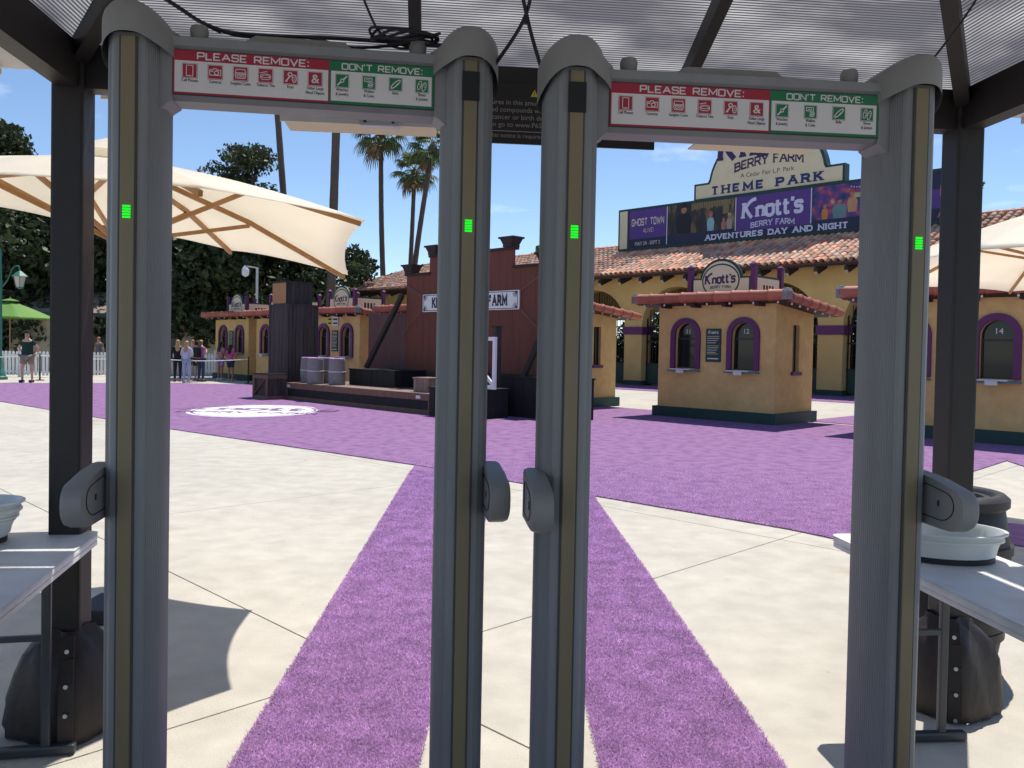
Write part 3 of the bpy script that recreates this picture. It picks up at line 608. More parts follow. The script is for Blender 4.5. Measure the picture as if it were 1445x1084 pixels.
cr = MB(); cr.tube(wob([(0.005, 2.31, 2.80), (-0.002, 2.36, 2.58), (0.026, 2.388, 2.44), (0.07, 2.40, 2.30)], 24), 0.0055, 6); cr.lathe([(.002, -.008), (.010, -.004), (.010, .004), (.002, .008)], (0.020, 2.39, 2.437), 10)
tag(cr.build('hanging_cable', M['cable'], None, smooth=60), 'black cable slanting from roof down to the right gate inner cap', 'cable')
cr = MB(); cr.tube(wob([(1.16, 2.45, 2.30), (1.32, 2.50, 2.50), (1.42, 2.52, 2.66), (1.50, 2.50, 2.85)], 24), 0.0035, 6)
tag(cr.build('hanging_cable', M['cable'], None, smooth=60), 'thin cord rising from right gate outer cap to the canopy', 'cable')

# ================================================================== CANOPY OVER THE CHECKPOINT
can = thing('canopy', 'dark steel canopy with fluted translucent roof over the checkpoint', 'canopy')
FL, FR = Vector((-1.70, 3.20, 0)), Vector((1.90, 3.55, 0)); dn = Vector((0.0967, -0.9953, 0)) * 9.6; BL, BR = FL + dn, FR + dn  # unseen rear of the canopy, lengthened to keep sky light off the gates
corners = [FL, FR, BR, BL]; ZB = 2.56
for i, c in enumerate(corners):
    p = MB(); p.cbox((0, 0, (ZB + .04) / 2), (0.118, 0.118, ZB + .04), 0.010)
    p.v = [(c.x + a * math.cos(R(5.5)) - b * math.sin(R(5.5)), c.y + a * math.sin(R(5.5)) + b * math.cos(R(5.5)), z) for a, b, z in p.v]; p.build('post', M['frame_dark'], can)
for a, b in ((FL, FR), (FR, BR), (BR, BL), (BL, FL)):
    d = (b - a).normalized(); q = MB(); q.beam(a + d * .061 + Vector((0, 0, ZB - .02)), b - d * .061 + Vector((0, 0, ZB - .02)), 0.08, 0.165)
    bo = q.build('edge_beam', M['frame_dark'], can)
    out = Vector((d.y, -d.x, 0)) * -1; q = MB(); q.beam(a + out * .17 + Vector((0, 0, ZB - .02)), b + out * .17 + Vector((0, 0, ZB - .02)), 0.17, 0.018); q.beam(a + out * .27 + Vector((0, 0, ZB - .01)), b + out * .27 + Vector((0, 0, ZB - .01)), 0.02, 0.09)
    q.build('gutter', M['gutter'], bo)
dd_ = dn.normalized(); APF = (FL + FR) / 2 + dd_ * 2.3 + Vector((0, 0, 3.42)); APB = (BL + BR) / 2 - dd_ * 2.3 + Vector((0, 0, 3.42)); RI = Vector((0, 0, ZB + 0.012))
for c, ap_ in ((FL, APF), (FR, APF), (BL, APB), (BR, APB)):
    q = MB(); q.beam(c + RI, ap_, 0.055, 0.085); q.build('hip_rafter', M['frame_dark'], can)
q = MB(); q.beam(APF, APB, 0.055, 0.085); q.build('ridge_beam', M['frame_dark'], can)
def panel_sheet(pts):
    me = bpy.data.meshes.new('roof_panel'); me.from_pydata([tuple(p) for p in pts], [], [tuple(range(len(pts)))])
    n = me.polygons[0].normal; e1 = (Vector(pts[1]) - Vector(pts[0])).normalized(); e2 = n.cross(e1)
    uv = me.uv_layers.new(name='UVMap')
    for l in me.loops: p = me.vertices[l.vertex_index].co - Vector(pts[0]); uv.data[l.index].uv = (p.dot(e1), p.dot(e2))
    return obj('roof_panel', me, M['poly'], can)
UPV = Vector((0, 0, .05))
for (a, b, ap_) in ((FL, FR, APF), (BR, BL, APB)):
    ea, eb, ap = a + RI + UPV, b + RI + UPV, ap_ + UPV; fr = [0.0, 0.36, 0.66, 1.0]
    def top(t):
        s_ = min(t, 1 - t) / 0.5 * 0.999; return ea.lerp(ap, s_) if t < .5 else eb.lerp(ap, s_)
    for k in range(3):
        p0, p1 = ea.lerp(eb, fr[k]), ea.lerp(eb, fr[k + 1])
        panel_sheet([p0, p1, top(fr[k + 1])] if k == 0 else ([p0, p1, top(fr[k + 1]), ap, top(fr[k])] if k == 1 else [p0, p1, top(fr[k])]))
        if k: q = MB(); q.beam(p0 - Vector((0, 0, .04)), top(fr[k]) - Vector((0, 0, .04)), 0.045, 0.07); q.build('rafter', M['frame_dark'], can)
for (a, b, aa, ab) in ((FR, BR, APF, APB), (BL, FL, APB, APF)):
    ea, eb, ta, tb_ = a + RI + UPV, b + RI + UPV, aa + UPV, ab + UPV; nn = 5
    ks = [0, .24, .42, .58, .76, 1]; f0 = .24
    tt = lambda t: ta.lerp(tb_, min(max((t - f0) / (1 - 2 * f0), 0), 1))
    for k in range(nn):
        p0, p1 = ea.lerp(eb, ks[k]), ea.lerp(eb, ks[k + 1])
        panel_sheet([p0, p1, tt(ks[k + 1])] if k == 0 else ([p0, p1, tt(ks[k])] if k == nn - 1 else [p0, p1, tt(ks[k + 1]), tt(ks[k])]))
        if k: q = MB(); q.beam(p0 - Vector((0, 0, .04)), tt(ks[k]) - Vector((0, 0, .04)), 0.045, 0.07); q.build('rafter', M['frame_dark'], can)
# weighted post covers
def cover(label, c, rz, seed):
    root = thing('post_weight_cover', label, 'post cover', (c.x, c.y, 0.0), rz, 'vinyl covers at the canopy posts'); rg = random.Random(seed)
    mb = MB(); n = 40; rows = [(r_ * .82, z_ * .95) for r_, z_ in [(0.215, 0.008), (0.222, 0.05), (0.215, 0.14), (0.195, 0.24), (0.165, 0.32), (0.130, 0.365), (0.098, 0.39), (0.084, 0.42)]]; vs = []
    for i, (r, z) in enumerate(rows):
        for k in range(n):
            t = 2 * PI * k / n; sq = 1 / max(abs(math.cos(t)), abs(math.sin(t))); sq = 1 + (min(sq, 1.25) - 1) * 0.75
            w = 0.010 * math.sin(5 * t + seed + i * .5) * (1 - abs(i - 4) / 6) + 0.006 * math.sin(11 * t + 2 * i)
            vs.append((r * sq * math.cos(t) + w * math.cos(t), r * sq * math.sin(t) + w * math.sin(t), z + 0.006 * math.sin(3 * t + seed) * (i > 4)))
    fs = [(i * n + k, i * n + (k + 1) % n, (i + 1) * n + (k + 1) % n, (i + 1) * n + k) for i in range(len(rows) - 1) for k in range(n)]
    mb.add(vs, fs); cv = mb.build('cover', M['vinyl'], root, smooth=60)
    fl = MB(); q = []
    for z, r in ((0.02, .236), (0.14, .232), (0.24, .212), (0.32, .180), (0.385, .116)): q.append((r * 0.66, -r * 0.71, z))
    for i in range(len(q) - 1): fl.beam(q[i], q[i + 1], 0.05, 0.010, up=(0.5, -0.8, .1))
    fl.build('flap', M['vinyl'], root)
    for z, r in ((0.03, .245), (0.135, .243), (0.235, .225), (0.345, .165)):
        s = MB(); s.tube([(r * .66, -r * .71, z), (r * .66 + .004, -r * .71 - .006, z + .001)], 0.008, 10); s.build('snap_fastener', M['snap'], root)
    return root
cover('dark vinyl weight cover around the left canopy post foot', FL, R(-18), 1.0)
cover('dark vinyl weight cover around the right canopy post foot', FR, R(-62), 2.3)
# boards and notice hung on the front beam
bd = (FR - FL).normalized()
def on_beam(s, off, z): p = FL + bd * s; return Vector((p.x + bd.y * off, p.y - bd.x * off, z))
def hang_board(label, s0, s1, z, tint):
    r = thing('hanging_light_tray', label, 'light tray', on_beam((s0 + s1) / 2, 0.20, z), math.atan2(bd.y, bd.x), 'trays hung below the canopy beam')
    w = (s1 - s0) / 2; q = MB(); q.prism([(-.11, 0), (-.115, .035), (.11, .065), (.11, .055), (-.105, .028), (-.10, 0)], -w, w, lambda a, b, t: (t, a, b)); q.build('tray', M['gutter'], r)
    q = MB(); q.bb(-w + .004, w - .004, -.098, .09, .016, .022); q.build('diffuser', M['cream'] if tint else M['signwhite'], r)
    q = MB(); q.cbox((0.07, -.095, .012), (0.15, .05, .034), .008); q.build('bracket', M['steelpole'], r)
    for k in (0.02, .12): q = MB(); q.tube([(k, -.121, .010), (k, -.126, .010)], .006, 8); q.build('bolt', M['black'], r)
    for k in (-w * .7, w * .7): q = MB(); q.beam((k, .09, .05), (k, .155, .13), .02, .012); q.build('hanger', M['gutter'], r)
hang_board('cream light tray hanging behind the left gate crossbar', 0.83, 1.39, 2.298, True)
hang_board('cream light tray hanging behind the right gate crossbar', 2.38, 2.87, 2.292, True)
wsn = thing('warning_notice', 'black warning notice on the canopy beam between the gates', 'notice', on_beam(1.86, 0.06, 2.33), math.atan2(bd.y, bd.x))
q = MB(); q.cbox((0.0, 0, 0.10), (0.80, 0.012, 0.235), .003); q.build('board', M['frame_dark'], wsn)
q = MB(); q.bb(-.398, .398, -.0075, -.0065, .030, .0315); q.build('rule', M['steelpole'], wsn)
q = MB(); NG = mat('notice_grey', (0.26, 0.25, 0.25), .6); ftext(q, 'WARNING', 0.03, .172, -.0070, .034); q.build('heading', NG, wsn)
for i, l in enumerate(('Structures in this amusement park contain', 'and lead compounds which are known to', 'cause cancer or birth defects or other', 'you can go to www.P65Warnings.ca.gov')): q = MB(); ftext(q, l, -.325 - min(p_[0] for p_ in font_pts(l, .0275)[0]), .135 - i * .029, -.0070, .0275); q.build('text_line', NG, wsn)
q = MB(); l = 'This notice is required by law'; ftext(q, l, -.27 - min(p_[0] for p_ in font_pts(l, .024)[0]), .006, -.0070, .024); q.build('text_line', NG, wsn)
q = MB(); q.prism([(-.105, .170), (-.075, .170), (-.09, .198)], -.0075, -.0062, lambda a, b, t: (a, t, b)); q.build('warning_triangle', mat('notice_yellow', (0.60, 0.48, 0.03), .5), wsn)
q = MB(); q.bb(-.0915, -.0885, -.0085, -.0077, .177, .190); q.bb(-.0915, -.0885, -.0085, -.0077, .172, .175); q.build('exclamation_mark', M['ink'], wsn)

# ================================================================== TABLES, TUBS, BARREL
def table(label, corner, rz, flip):
    r = thing('folding_table', label, 'table', (corner[0], corner[1], 0), rz, 'narrow folding tables beside the gates')
    w, L, h = 0.46 * flip, 1.83, 0.76
    x0, x1 = min(0, w), max(0, w)
    t = MB(); n = 5; out = []
    for (cx, cy, a0) in ((x1 - .045, -.045, 0), (x0 + .045, -.045, 90), (x0 + .045, -L + .045, 180), (x1 - .045, -L + .045, 270)): out += arc(cx, cy, .045, .045, a0, a0 + 90, n)
    lay = [(0.0, -.040), (0.004, -.044), (.004, -.030), (0.001, -.028), (.001, -.024), (.005, -.022), (0.005, -.006), (0.0, 0.0), (-.006, 0.001)]
    vs = []; cx, cy = (x0 + x1) / 2, -L / 2
    for d, z in lay:
        for a, b in out: vs.append((a + math.copysign(d, a - cx), b + math.copysign(d, b - cy), h + z))
    N = len(out); fs = [(i * N + k, i * N + (k + 1) % N, (i + 1) * N + (k + 1) % N, (i + 1) * N + k) for i in range(len(lay) - 1) for k in range(N)] + [tuple((len(lay) - 1) * N + k for k in range(N)), tuple(range(N - 1, -1, -1))]
    t.add(vs, fs); t.build('table_top', M['table'], r, smooth=40)
    for yy in (-0.24, -1.55):
        for xx in (x0 + .11, x1 - .11):
            q = MB(); q.cbox((xx, yy, .36), (.032, .022, .70), .005); q.build('leg', M['tableleg'], r)
        q = MB(); q.cbox(((x0 + x1) / 2, yy, .022), (.44, .036, .034), .008); q.build('foot_bar', M['tableleg'], r)
        q = MB(); q.cbox(((x0 + x1) / 2, yy, .43), (.236, .018, .022), .003); q.build('cross_bar', M['tableleg'], r)
    return r
table('folding table with stacked white tubs left of the left gate', (-1.60, 3.22), R(12), -1)
table('folding table with a single white tub right of the right gate', (1.335, 3.42), R(5), 1)
def tub(label, loc, rz, base=True):
    r = thing('plastic_tub', label, 'tub', loc, rz, 'oval white tubs for belongings'); z = .018 if base else 0
    q = MB(); q.lathe([(.155, z), (.165, z + .004), (.172, z + .05), (.178, z + .075), (.190, z + .080), (.190, z + .088), (.183, z + .092), (.190, z + .105), (.200, z + .114), (.200, z + .122), (.188, z + .123), (.178, z + .100), (.160, z + .012), (.02, z + .008)], n=40, sx=1.12, sy=.82); q.v = [(a, b, z + (c - z) * .74) for a, b, c in q.v]; q.build('tub_body', M['tub'], r, smooth=40)
    if base: q = MB(); q.lathe([(.150, 0), (.164, .002), (.164, .018), (.15, .018)], n=40, sx=1.12, sy=.82); q.build('dark_base', M['black'], r, smooth=40)
    return r
tub('single white oval tub on the right folding table', (1.60, 3.06, .762), R(-12))
for k, t in enumerate(('bottom', 'middle', 'top')): tub('white oval tub, %s one of the stack on the left table' % t, (-2.02 + .012 * k, 2.99 - .01 * k, .762 + .030 * k), R(4 + 7 * k), k == 0)
bl = thing('trash_barrel', 'dark barrel bin with banded sides behind the right table', 'bin', (2.12, 4.04, 0))
q = MB(); q.lathe([(.235, .0), (.24, .02), (.285, .30), (.300, .50), (.285, .66), (.262, .80), (.24, .82)], n=36, cap=False); q.build('barrel', M['black'], bl, smooth=40)
q = MB(); q.lathe([(.262, .78), (.285, .80), (.285, .835), (.262, .855), (.235, .858), (.215, .85), (.205, .835), (.175, .835), (.165, .82), (.165, .70), (.02, .68)], n=36, cap=False); q.build('lid_ring', mat('barrel_lid', (.016, .015, .016), .5, .1), bl, smooth=40)
for z, rr in ((.20, .274), (.60, .300)): q = MB(); q.lathe([(rr - .01, z - .025), (rr + .004, z - .02), (rr + .004, z + .02), (rr - .012, z + .025)], n=36, cap=False); q.build('band', M['frame_dark'], bl, smooth=40)

# ================================================================== UMBRELLAS
def umbrella(label, loc, hs, Rad, rot, apex, mcan, name='market_umbrella', grp='cream market umbrellas', sag=.045):
    r = thing(name, label, 'umbrella', (loc[0], loc[1], 0), 0, grp); n = len(hs)
    cor = [Vector((Rad * math.cos(R(rot + 360 / n * k)), Rad * math.sin(R(rot + 360 / n * k)), hs[k])) for k in range(n)]; top = Vector((0, 0, apex))
    mb = MB(); nu, nv = 8, 8
    for k in range(n):
        a, b = cor[k], cor[(k + 1) % n]; vs = []
        for i in range(nv + 1):
            s = i / nv
            for j in range(nu + 1):
                t = j / nu; e = a.lerp(b, t); inw = 4 * t * (1 - t); e = Vector((e.x * (1 - sag * inw), e.y * (1 - sag * inw), e.z + .02 * inw))
                p = top.lerp(e, max(s, .04)); p.z -= .06 * math.sin(PI * s) * inw * s; p.z += .03 * math.sin(PI * s)
                vs.append(p)
        mb.add(vs, [(i * (nu + 1) + j, i * (nu + 1) + j + 1, (i + 1) * (nu + 1) + j + 1, (i + 1) * (nu + 1) + j) for i in range(nv) for j in range(nu)])
    bm = bmesh.new(); me = bpy.data.meshes.new('canopy_cloth'); me.from_pydata(mb.v, [], mb.f); bm.from_mesh(me); bmesh.ops.remove_doubles(bm, verts=bm.verts, dist=.002)
    for f in bm.faces: f.smooth = True
    bmesh.ops.recalc_face_normals(bm, faces=bm.faces[:]); bm.to_mesh(me); bm.free()
    cl = obj('canopy_cloth', me, mcan, r)
    md = cl.modifiers.new('Solidify', 'SOLIDIFY'); md.thickness = .003
    v = MB(); v.lathe([(.30 * Rad / 1.5, apex - .015), (.16 * Rad / 1.5, apex + .055), (.03, apex + .10)], n=8); v.build('vent_cap', mcan, r, smooth=30)
    q = MB(); q.lathe([(.02, apex + .08), (.03, apex + .11), (.025, apex + .15), (.005, apex + .17)], n=10); q.build('finial', M['wood_pole'], r, smooth=40)
    q = MB(); q.tube([(0, 0, 0.02), (0, 0, apex)], .028, 12); q.build('pole', M['wood_pole'], r, smooth=40)
    zh = min(hs) + .12
    q = MB(); q.lathe([(.05, zh - .06), (.06, zh - .05), (.06, zh), (.04, zh + .02)], n=12); q.build('hub', M['wood_pole'], r, smooth=40)
    for c in cor:
        c1 = c + Vector((-c.x * .02, -c.y * .02, -.020)); tp = Vector((c.x * .03, c.y * .03, apex - .05)); mid = tp.lerp(c1, .52) + Vector((0, 0, .038))
        q = MB(); q.beam(tp, mid, .020, .026); q.beam(mid, c1, .020, .026); q.build('rib', M['wood_pole'], r)
        q = MB(); q.beam((c.x * .03, c.y * .03, zh - .03), tuple(mid - Vector((0, 0, .02))), .018, .022); q.build('strut', M['wood_pole'], r)
    b = MB(); b.cbox((0, 0, .04), (.36 * Rad / 1.5, .36 * Rad / 1.5, .08), .01); b.lathe([(.05, .08), (.04, .3)], n=12); b.build('base', M['frame_dark'], r)
    return r
umbrella('large cream umbrella behind the left gate', (-2.14, 4.50), [2.16, 1.96, 2.16, 2.30, 2.30, 2.22, 2.13, 2.14], 1.37, -6.5, 2.50, M['canvas'])
umbrella('cream umbrella behind the right canopy post', (4.75, 6.95), [2.20, 2.20, 2.20, 2.24, 2.28, 2.28, 2.24, 2.2], 1.72, 32, 2.86, M['canvas'])
umbrella('small green umbrella behind the man in the green shirt', (-22.6, 37.3), [2.45] * 6, 1.95, 12, 3.25, M['greencanvas'], grp='green umbrella', sag=.05)

# ================================================================== ROOF TILES
def tile_mesh(L, r0, r1, n=6, th=.02, name='roof_tile'):
    vs = []; fs = []
    for (y, r) in ((0, r0), (L, r1)):
        for rr in (r, r - th):
            for k in range(n + 1): vs.append((rr * math.cos(PI * k / n), y, rr * math.sin(PI * k / n)))
    m = n + 1
    for k in range(n):
        fs += [(k, k + 1, 2 * m + k + 1, 2 * m + k), (m + k + 1, m + k, 3 * m + k, 3 * m + k + 1), (k, m + k, m + k + 1, k + 1)]
    return vs, fs

# ================================================================== TICKET BOOTHS
def arched(mb, x, w, z0, zs, top, y0, y1, xl, xr):
    """wall piece xl..xr from z0 to top around an arched opening of half width w, spring line zs"""
    poly = [(xl, z0), (x - w, z0), (x - w, zs)] + arc(x, zs, w, w, 180, 0, 14)[1:-1] + [(x + w, zs), (x + w, z0), (xr, z0), (xr, top), (xl, top)]
    mb.prism(poly, y0, y1, lambda a, b, t: (a, t, b))
def make_booth():
    r = thing('ticket_booth', 'booth', 'ticket booth', (0, 0, 0), RZ, 'ochre ticket booths in a row')
    HW, D, HT = 1.475, 1.75, 2.62
    q = MB(); q.bb(-HW, HW, 0, .16, .0, 1.14); arched(q, -.73, .27, 1.14, 1.90, HT, 0, .16, -HW, 0); arched(q, .73, .27, 1.14, 1.90, HT, 0, .16, 0, HW)
    q.build('front_wall', M['stucco'], r)
    q = MB(); q.bb(HW - .16, HW, .16, .78, 0, HT); q.bb(HW - .16, HW, 1.08, D, 0, HT); q.bb(HW - .16, HW, .78, 1.08, 0, 1.12); q.bb(HW - .16, HW, .78, 1.08, 2.14, HT); q.build('side_wall', M['stucco'], r)
    q = MB(); q.bb(-HW, -HW + .16, .16, .78, 0, HT); q.bb(-HW, -HW + .16, 1.08, D, 0, HT); q.bb(-HW, -HW + .16, .78, 1.08, 0, 1.12); q.bb(-HW, -HW + .16, .78, 1.08, 2.14, HT); q.build('side_wall', M['stucco'], r)
    q = MB(); q.bb(-HW + .16, HW - .16, D - .16, D, 0, HT); q.build('back_wall', M['stucco'], r)
    q = MB(); q.bb(-HW - .09, HW + .09, -.09, D + .09, 0.0, .24); q.build('plinth', M['dkgreen'], r)
    for x in (-.73, .73):
        w = MB(); o, i = .39, .27
        w.prism([(x - o, 1.13), (x - i, 1.13), (x - i, 1.90)] + arc(x, 1.90, i, i, 180, 0, 16)[1:-1] + [(x + i, 1.90), (x + i, 1.13), (x + o, 1.13), (x + o, 1.90)] + arc(x, 1.90, o, o, 0, 180, 18)[1:-1] + [(x - o, 1.90)], -.055, .0, lambda a, b, t: (a, t, b))
        wf = w.build('window_surround', M['purple'], r)
        g = MB(); g.prism([(x - .268, 1.14), (x + .268, 1.14), (x + .268, 1.90)] + arc(x, 1.90, .268, .268, 0, 180, 14)[1:-1] + [(x - .268, 1.90)], .10, .115, lambda a, b, t: (a, t, b)); g.build('pane', M['glass'], wf)
        g = MB(); g.bb(x - .268, x + .268, .075, .098, 1.80, 1.835); g.bb(x - .266, x - .236, .077, .098, 1.14, 1.80); g.bb(x + .236, x + .266, .077, .098, 1.14, 1.80); g.bb(x - .268, x + .268, .075, .098, 1.14, 1.17); g.build('window_frame', M['bronze'], wf)
        g = MB(); g.bb(x - .40, x + .40, -.14, -.0, 1.07, 1.10); g.build('sill', M['teal'], wf)
        g = MB(); g.bb(x - .30, x + .22, -.20, -.03, 1.103, 1.128); g.bb(x - .12, x + .08, -.21, -.205, 1.03, 1.10); g.build('counter_shelf', M['sill'], wf)
    for sg in (-1, 1):
        g = MB(); g.bb(min(sg * HW, sg * (HW + .05)), max(sg * HW, sg * (HW + .05)), .72, 1.14, 1.04, 1.12); g.build('side_sill', M['purple'], r)
        g = MB(); g.bb(sg * (HW - .09) - .01, sg * (HW - .09) + .01, .78, 1.08, 1.12, 2.14); g.build('side_pane', M['glass'], r)
        g = MB(); g.bb(sg * (HW - .07) - .012, sg * (HW - .07) + .012, .915, .945, 1.12, 2.14); g.build('mullion', M['bronze'], r)
    g = MB(); g.bb(-.185, .185, -.035, 0, 1.30, 2.04); mb_ = g.build('menu_board', M['dkgreen'], r)
    g = MB(); strokes(g, "knott's", 0, 1.93, -.0365, .055, w=.22, serif=.1, sp=.16, eps=.0001)
    for k in range(3): g.bb(-.15, .15 - .04 * k, -.037, -.036, 1.83 - .012 - .05 * k, 1.83 - .05 * k); g.bb(-.15, .13 - .03 * k, -.037, -.036, 1.62 - .012 - .05 * k, 1.62 - .05 * k)
    g.bb(-.14, .14, -.037, -.036, 1.36, 1.385); g.build('menu_print', M['sill'], mb_)
    g = MB(); g.bb(-.15, .15, -.037, -.036, 1.86, 1.875); g.bb(-.15, .15, -.037, -.036, 1.65, 1.665); g.bb(-.15, .12, -.037, -.036, 1.47, 1.485); g.build('menu_heading', mat('menu_gold', (.5, .38, .06), .6), mb_)
    # shed roof falling to the back, rimmed with big barrel tiles
    OX, OF, OB = .40, .36, .42; zf, zb = 2.60, 2.36
    zy = lambda y: zf + (zb - zf) * (y + OF) / (D + OB + OF)
    q = MB(); q.add([(-HW - OX, -OF, zf), (HW + OX, -OF, zf), (HW + OX, D + OB, zb), (-HW - OX, D + OB, zb), (-HW - OX, -OF, zf + .06), (HW + OX, -OF, zf + .06), (HW + OX, D + OB, zb + .06), (-HW - OX, D + OB, zb + .06)], [(0, 3, 2, 1), (4, 5, 6, 7), (0, 1, 5, 4), (1, 2, 6, 5), (2, 3, 7, 6), (3, 0, 4, 7)])
    roof = q.build('roof', M['timber'], r)
    nf = 9; L = (2 * (HW + OX) + .06) / nf
    def ridge(n, L, r0, r1):  # closed round tile
        vs = []; fs = []
        for (y, rr) in ((0, r0), (.03, r0 + .012), (.05, r0), (L, r1)):
            for k in range(n): vs.append((rr * math.cos(2 * PI * k / n), y, rr * math.sin(2 * PI * k / n)))
        for i in range(3):
            for k in range(n): fs.append((i * n + k, i * n + (k + 1) % n, (i + 1) * n + (k + 1) % n, (i + 1) * n + k))
        fs += [tuple(range(n - 1, -1, -1)), tuple(3 * n + k for k in range(n))]; return vs, fs
    tm = MB(); v, f = ridge(14, L + .05, .118, .106); tm.add(v, f); tme = tm.mesh('rim_tile', 40); tme.materials.append(M['tile_red'])
    for k in range(nf):
        o = obj('rim_tile', tme, None, roof); o.location = (-HW - OX - .03 + L * k, -OF, zf + .125 + random.uniform(-.006, .006)); o.rotation_euler = (0, random.uniform(-.2, .2), -PI / 2 + random.uniform(-.012, .012))
        # local +y of the tile runs along +x
    for sg in (-1, 1):
        n2 = 6; a = math.atan2(zb - zf, D + OB + OF); L2 = (D + OB + OF - .1) / n2
        t2 = MB(); v, f = ridge(12, L2 + .04, .105, .094); t2.add(v, f); t2me = t2.mesh('rim_tile', 40); t2me.materials.append(M['tile_red'])
        for k in range(n2):
            o = obj('rim_tile', t2me, None, roof); yy = -OF + .12 + L2 * k; o.location = (sg * (HW + OX), yy, zy(yy) + .10); o.rotation_euler = (a, 0, random.uniform(-.012, .012))
        q = MB(); q.lathe([(.02, -.11), (.115, -.10), (.118, .06), (.08, .13), (.02, .14)], (sg * (HW + OX + .01), -OF, zf + .12), 10); q.build('corner_mortar', M['mortar'], roof)
    # clay field between the rims
    q = MB(); nc = 14; wv = (2 * (HW + OX) - .1) / nc
    for k in range(nc):
        x = -HW - OX + .05 + wv * (k + .5)
        pts = [(x + wv * .5 * math.cos(PI * j / 6), wv * .38 * math.sin(PI * j / 6)) for j in range(7)]
        vs = [(px, -OF + .1, zy(-OF + .1) + .06 + pz) for px, pz in pts] + [(px, D + OB, zy(D + OB) + .06 + pz) for px, pz in pts]
        q.add(vs, [(j, j + 1, 8 + j, 7 + j) for j in range(6)] + [tuple(range(7)), tuple(range(13, 6, -1))])
    q.build('tile_field', M['tile_red'], roof, smooth=50)
    bu = MB()
    for k in range(7): bu.lathe([(.004, -.03), (.02, -.018), (.022, 0), (.008, .022)], (-HW - .2 + k * (2 * HW + .4) / 6, -OF + .03, zf - .025), 8)
    for k in range(6): bu.lathe([(.004, -.03), (.02, -.018), (.022, 0), (.008, .022)], (HW + OX - .03, -OF + .3 + k * .36, zy(-OF + .3 + k * .36) - .025), 8)
    bu.build('light_bulbs', M['bulb'], roof)
    for k in range(4):
        x = -HW + .3 + k * (2 * HW - .6) / 3; q = MB(); q.bb(x - .05, x + .05, -OF + .06, -.002, zf - .09, zf - .004); q.build('rafter_tail', M['timber'], roof)
    # lantern sign on the roof
    sx, y0, y1, zr = .80, .25, 1.45, 2.58
    for x in (-sx, sx):
        for y in (y0, y1):
            q = MB(); q.bb(x - .055, x + .055, y - .055, y + .055, zr, 3.42); q.box((x, y, 3.44), (.15, .15, .04)); q.box((x, y, 3.485), (.13, .13, .05), taper=.2); q.build('sign_post', M['purple'], r)
    base = [(-sx + .06, 2.66), (sx - .06, 2.66), (sx - .06, 3.20), (.56, 3.20)] + arc(0, 3.12, .54, .50, 8, 172, 18) + [(-.56, 3.20), (-sx + .06, 3.20)]
    q = MB(); q.prism(base, y0 - .03, y0 + .03, lambda a, b, t: (a, t, b)); sgn = q.build('roof_sign', M['dkgreen'], r)
    ins = [(-sx + .10, 2.69), (sx - .10, 2.69), (sx - .10, 3.16), (.53, 3.16)] + arc(0, 3.10, .49, .46, 6, 174, 18) + [(-.53, 3.16), (-sx + .10, 3.16)]
    q = MB(); q.prism(ins, y0 - .036, y0 - .031, lambda a, b, t: (a, t, b)); q.build('sign_face', M['cream'], sgn)
    q = MB(); oval = [(.46 * math.cos(t), 3.12 + .37 * math.sin(t)) for t in [2 * PI * k / 48 for k in range(49)]]
    ribbon(q, oval, .035, lambda a, b, e: (a, y0 - .0375, b)); q.build('oval_ring', M['dkgreen'], sgn)
    q = MB(); strokes(q, "knott's", -.02, 3.07, y0 - .0372, .190, sx=.92, w=.25, serif=.10, sp=.13, slope=.04, eps=.0001); strokes(q, 'BERRY FARM', 0, 2.945, y0 - .0372, .062, sx=.85, w=.2, serif=.1, sp=.2, bow=.25, eps=.0001); q.build('sign_lettering', M['darkviolet'], sgn)
    for x in (-sx, sx):
        q = MB(); q.bb(x - .02, x + .02, y0 + .06, y1 - .06, 2.66, 3.22); s_ = q.build('side_sign', M['dkgreen'], r)
        q = MB(); q.bb(x - .024, x + .024, y0 + .10, y1 - .10, 2.70, 3.17); q.build('sign_face', M['cream'], s_)
        q = MB()
        for k in range(4): q.bb(x - .026, x + .026, .62 + k * .13, .70 + k * .13, 2.82, 3.02)
        q.build('sign_print', M['timber'], s_)
    q = MB(); q.bb(-sx + .06, sx - .06, y1 - .02, y1 + .02, 2.66, 3.20); q.build('back_sign', M['cream'], r)
    return r
booth0 = make_booth(); first = True
BO = [(-9.90, 16.25, '11', '12', 'ticket booth with windows 11 and 12 right of the gates'), (-5.00, 16.25, '13', '14', 'ticket booth with window 14 behind the right canopy post'), (-15.55, 16.35, '9', '10', 'ticket booth half hidden by the right gate, only its side wall showing'),
      (-20.4, 16.3, None, None, 'ticket booth hidden behind the red false front, only roof edge showing'), (-25.0, 16.2, None, None, 'ticket booth behind the stage drums with yellow placard above its window'), (-29.2, 16.2, None, None, 'ticket booth mostly hidden behind the tall dark crate tower'), (-33.0, 16.3, None, None, 'farthest left ticket booth with two girls at its window')]
for (u, v, n1, n2, lab) in BO:
    o = booth0 if first else copy_tree(booth0, None, ('window_number',)); first = False
    o.location = uvw(u, v, 0.004); o['label'] = lab
    for x, n in ((-.73, n1), (.73, n2)):
        if n: q = MB(); ftext(q, n, x, 1.93, .098, .15); q.build('window_number', M['whitepaint'], o)
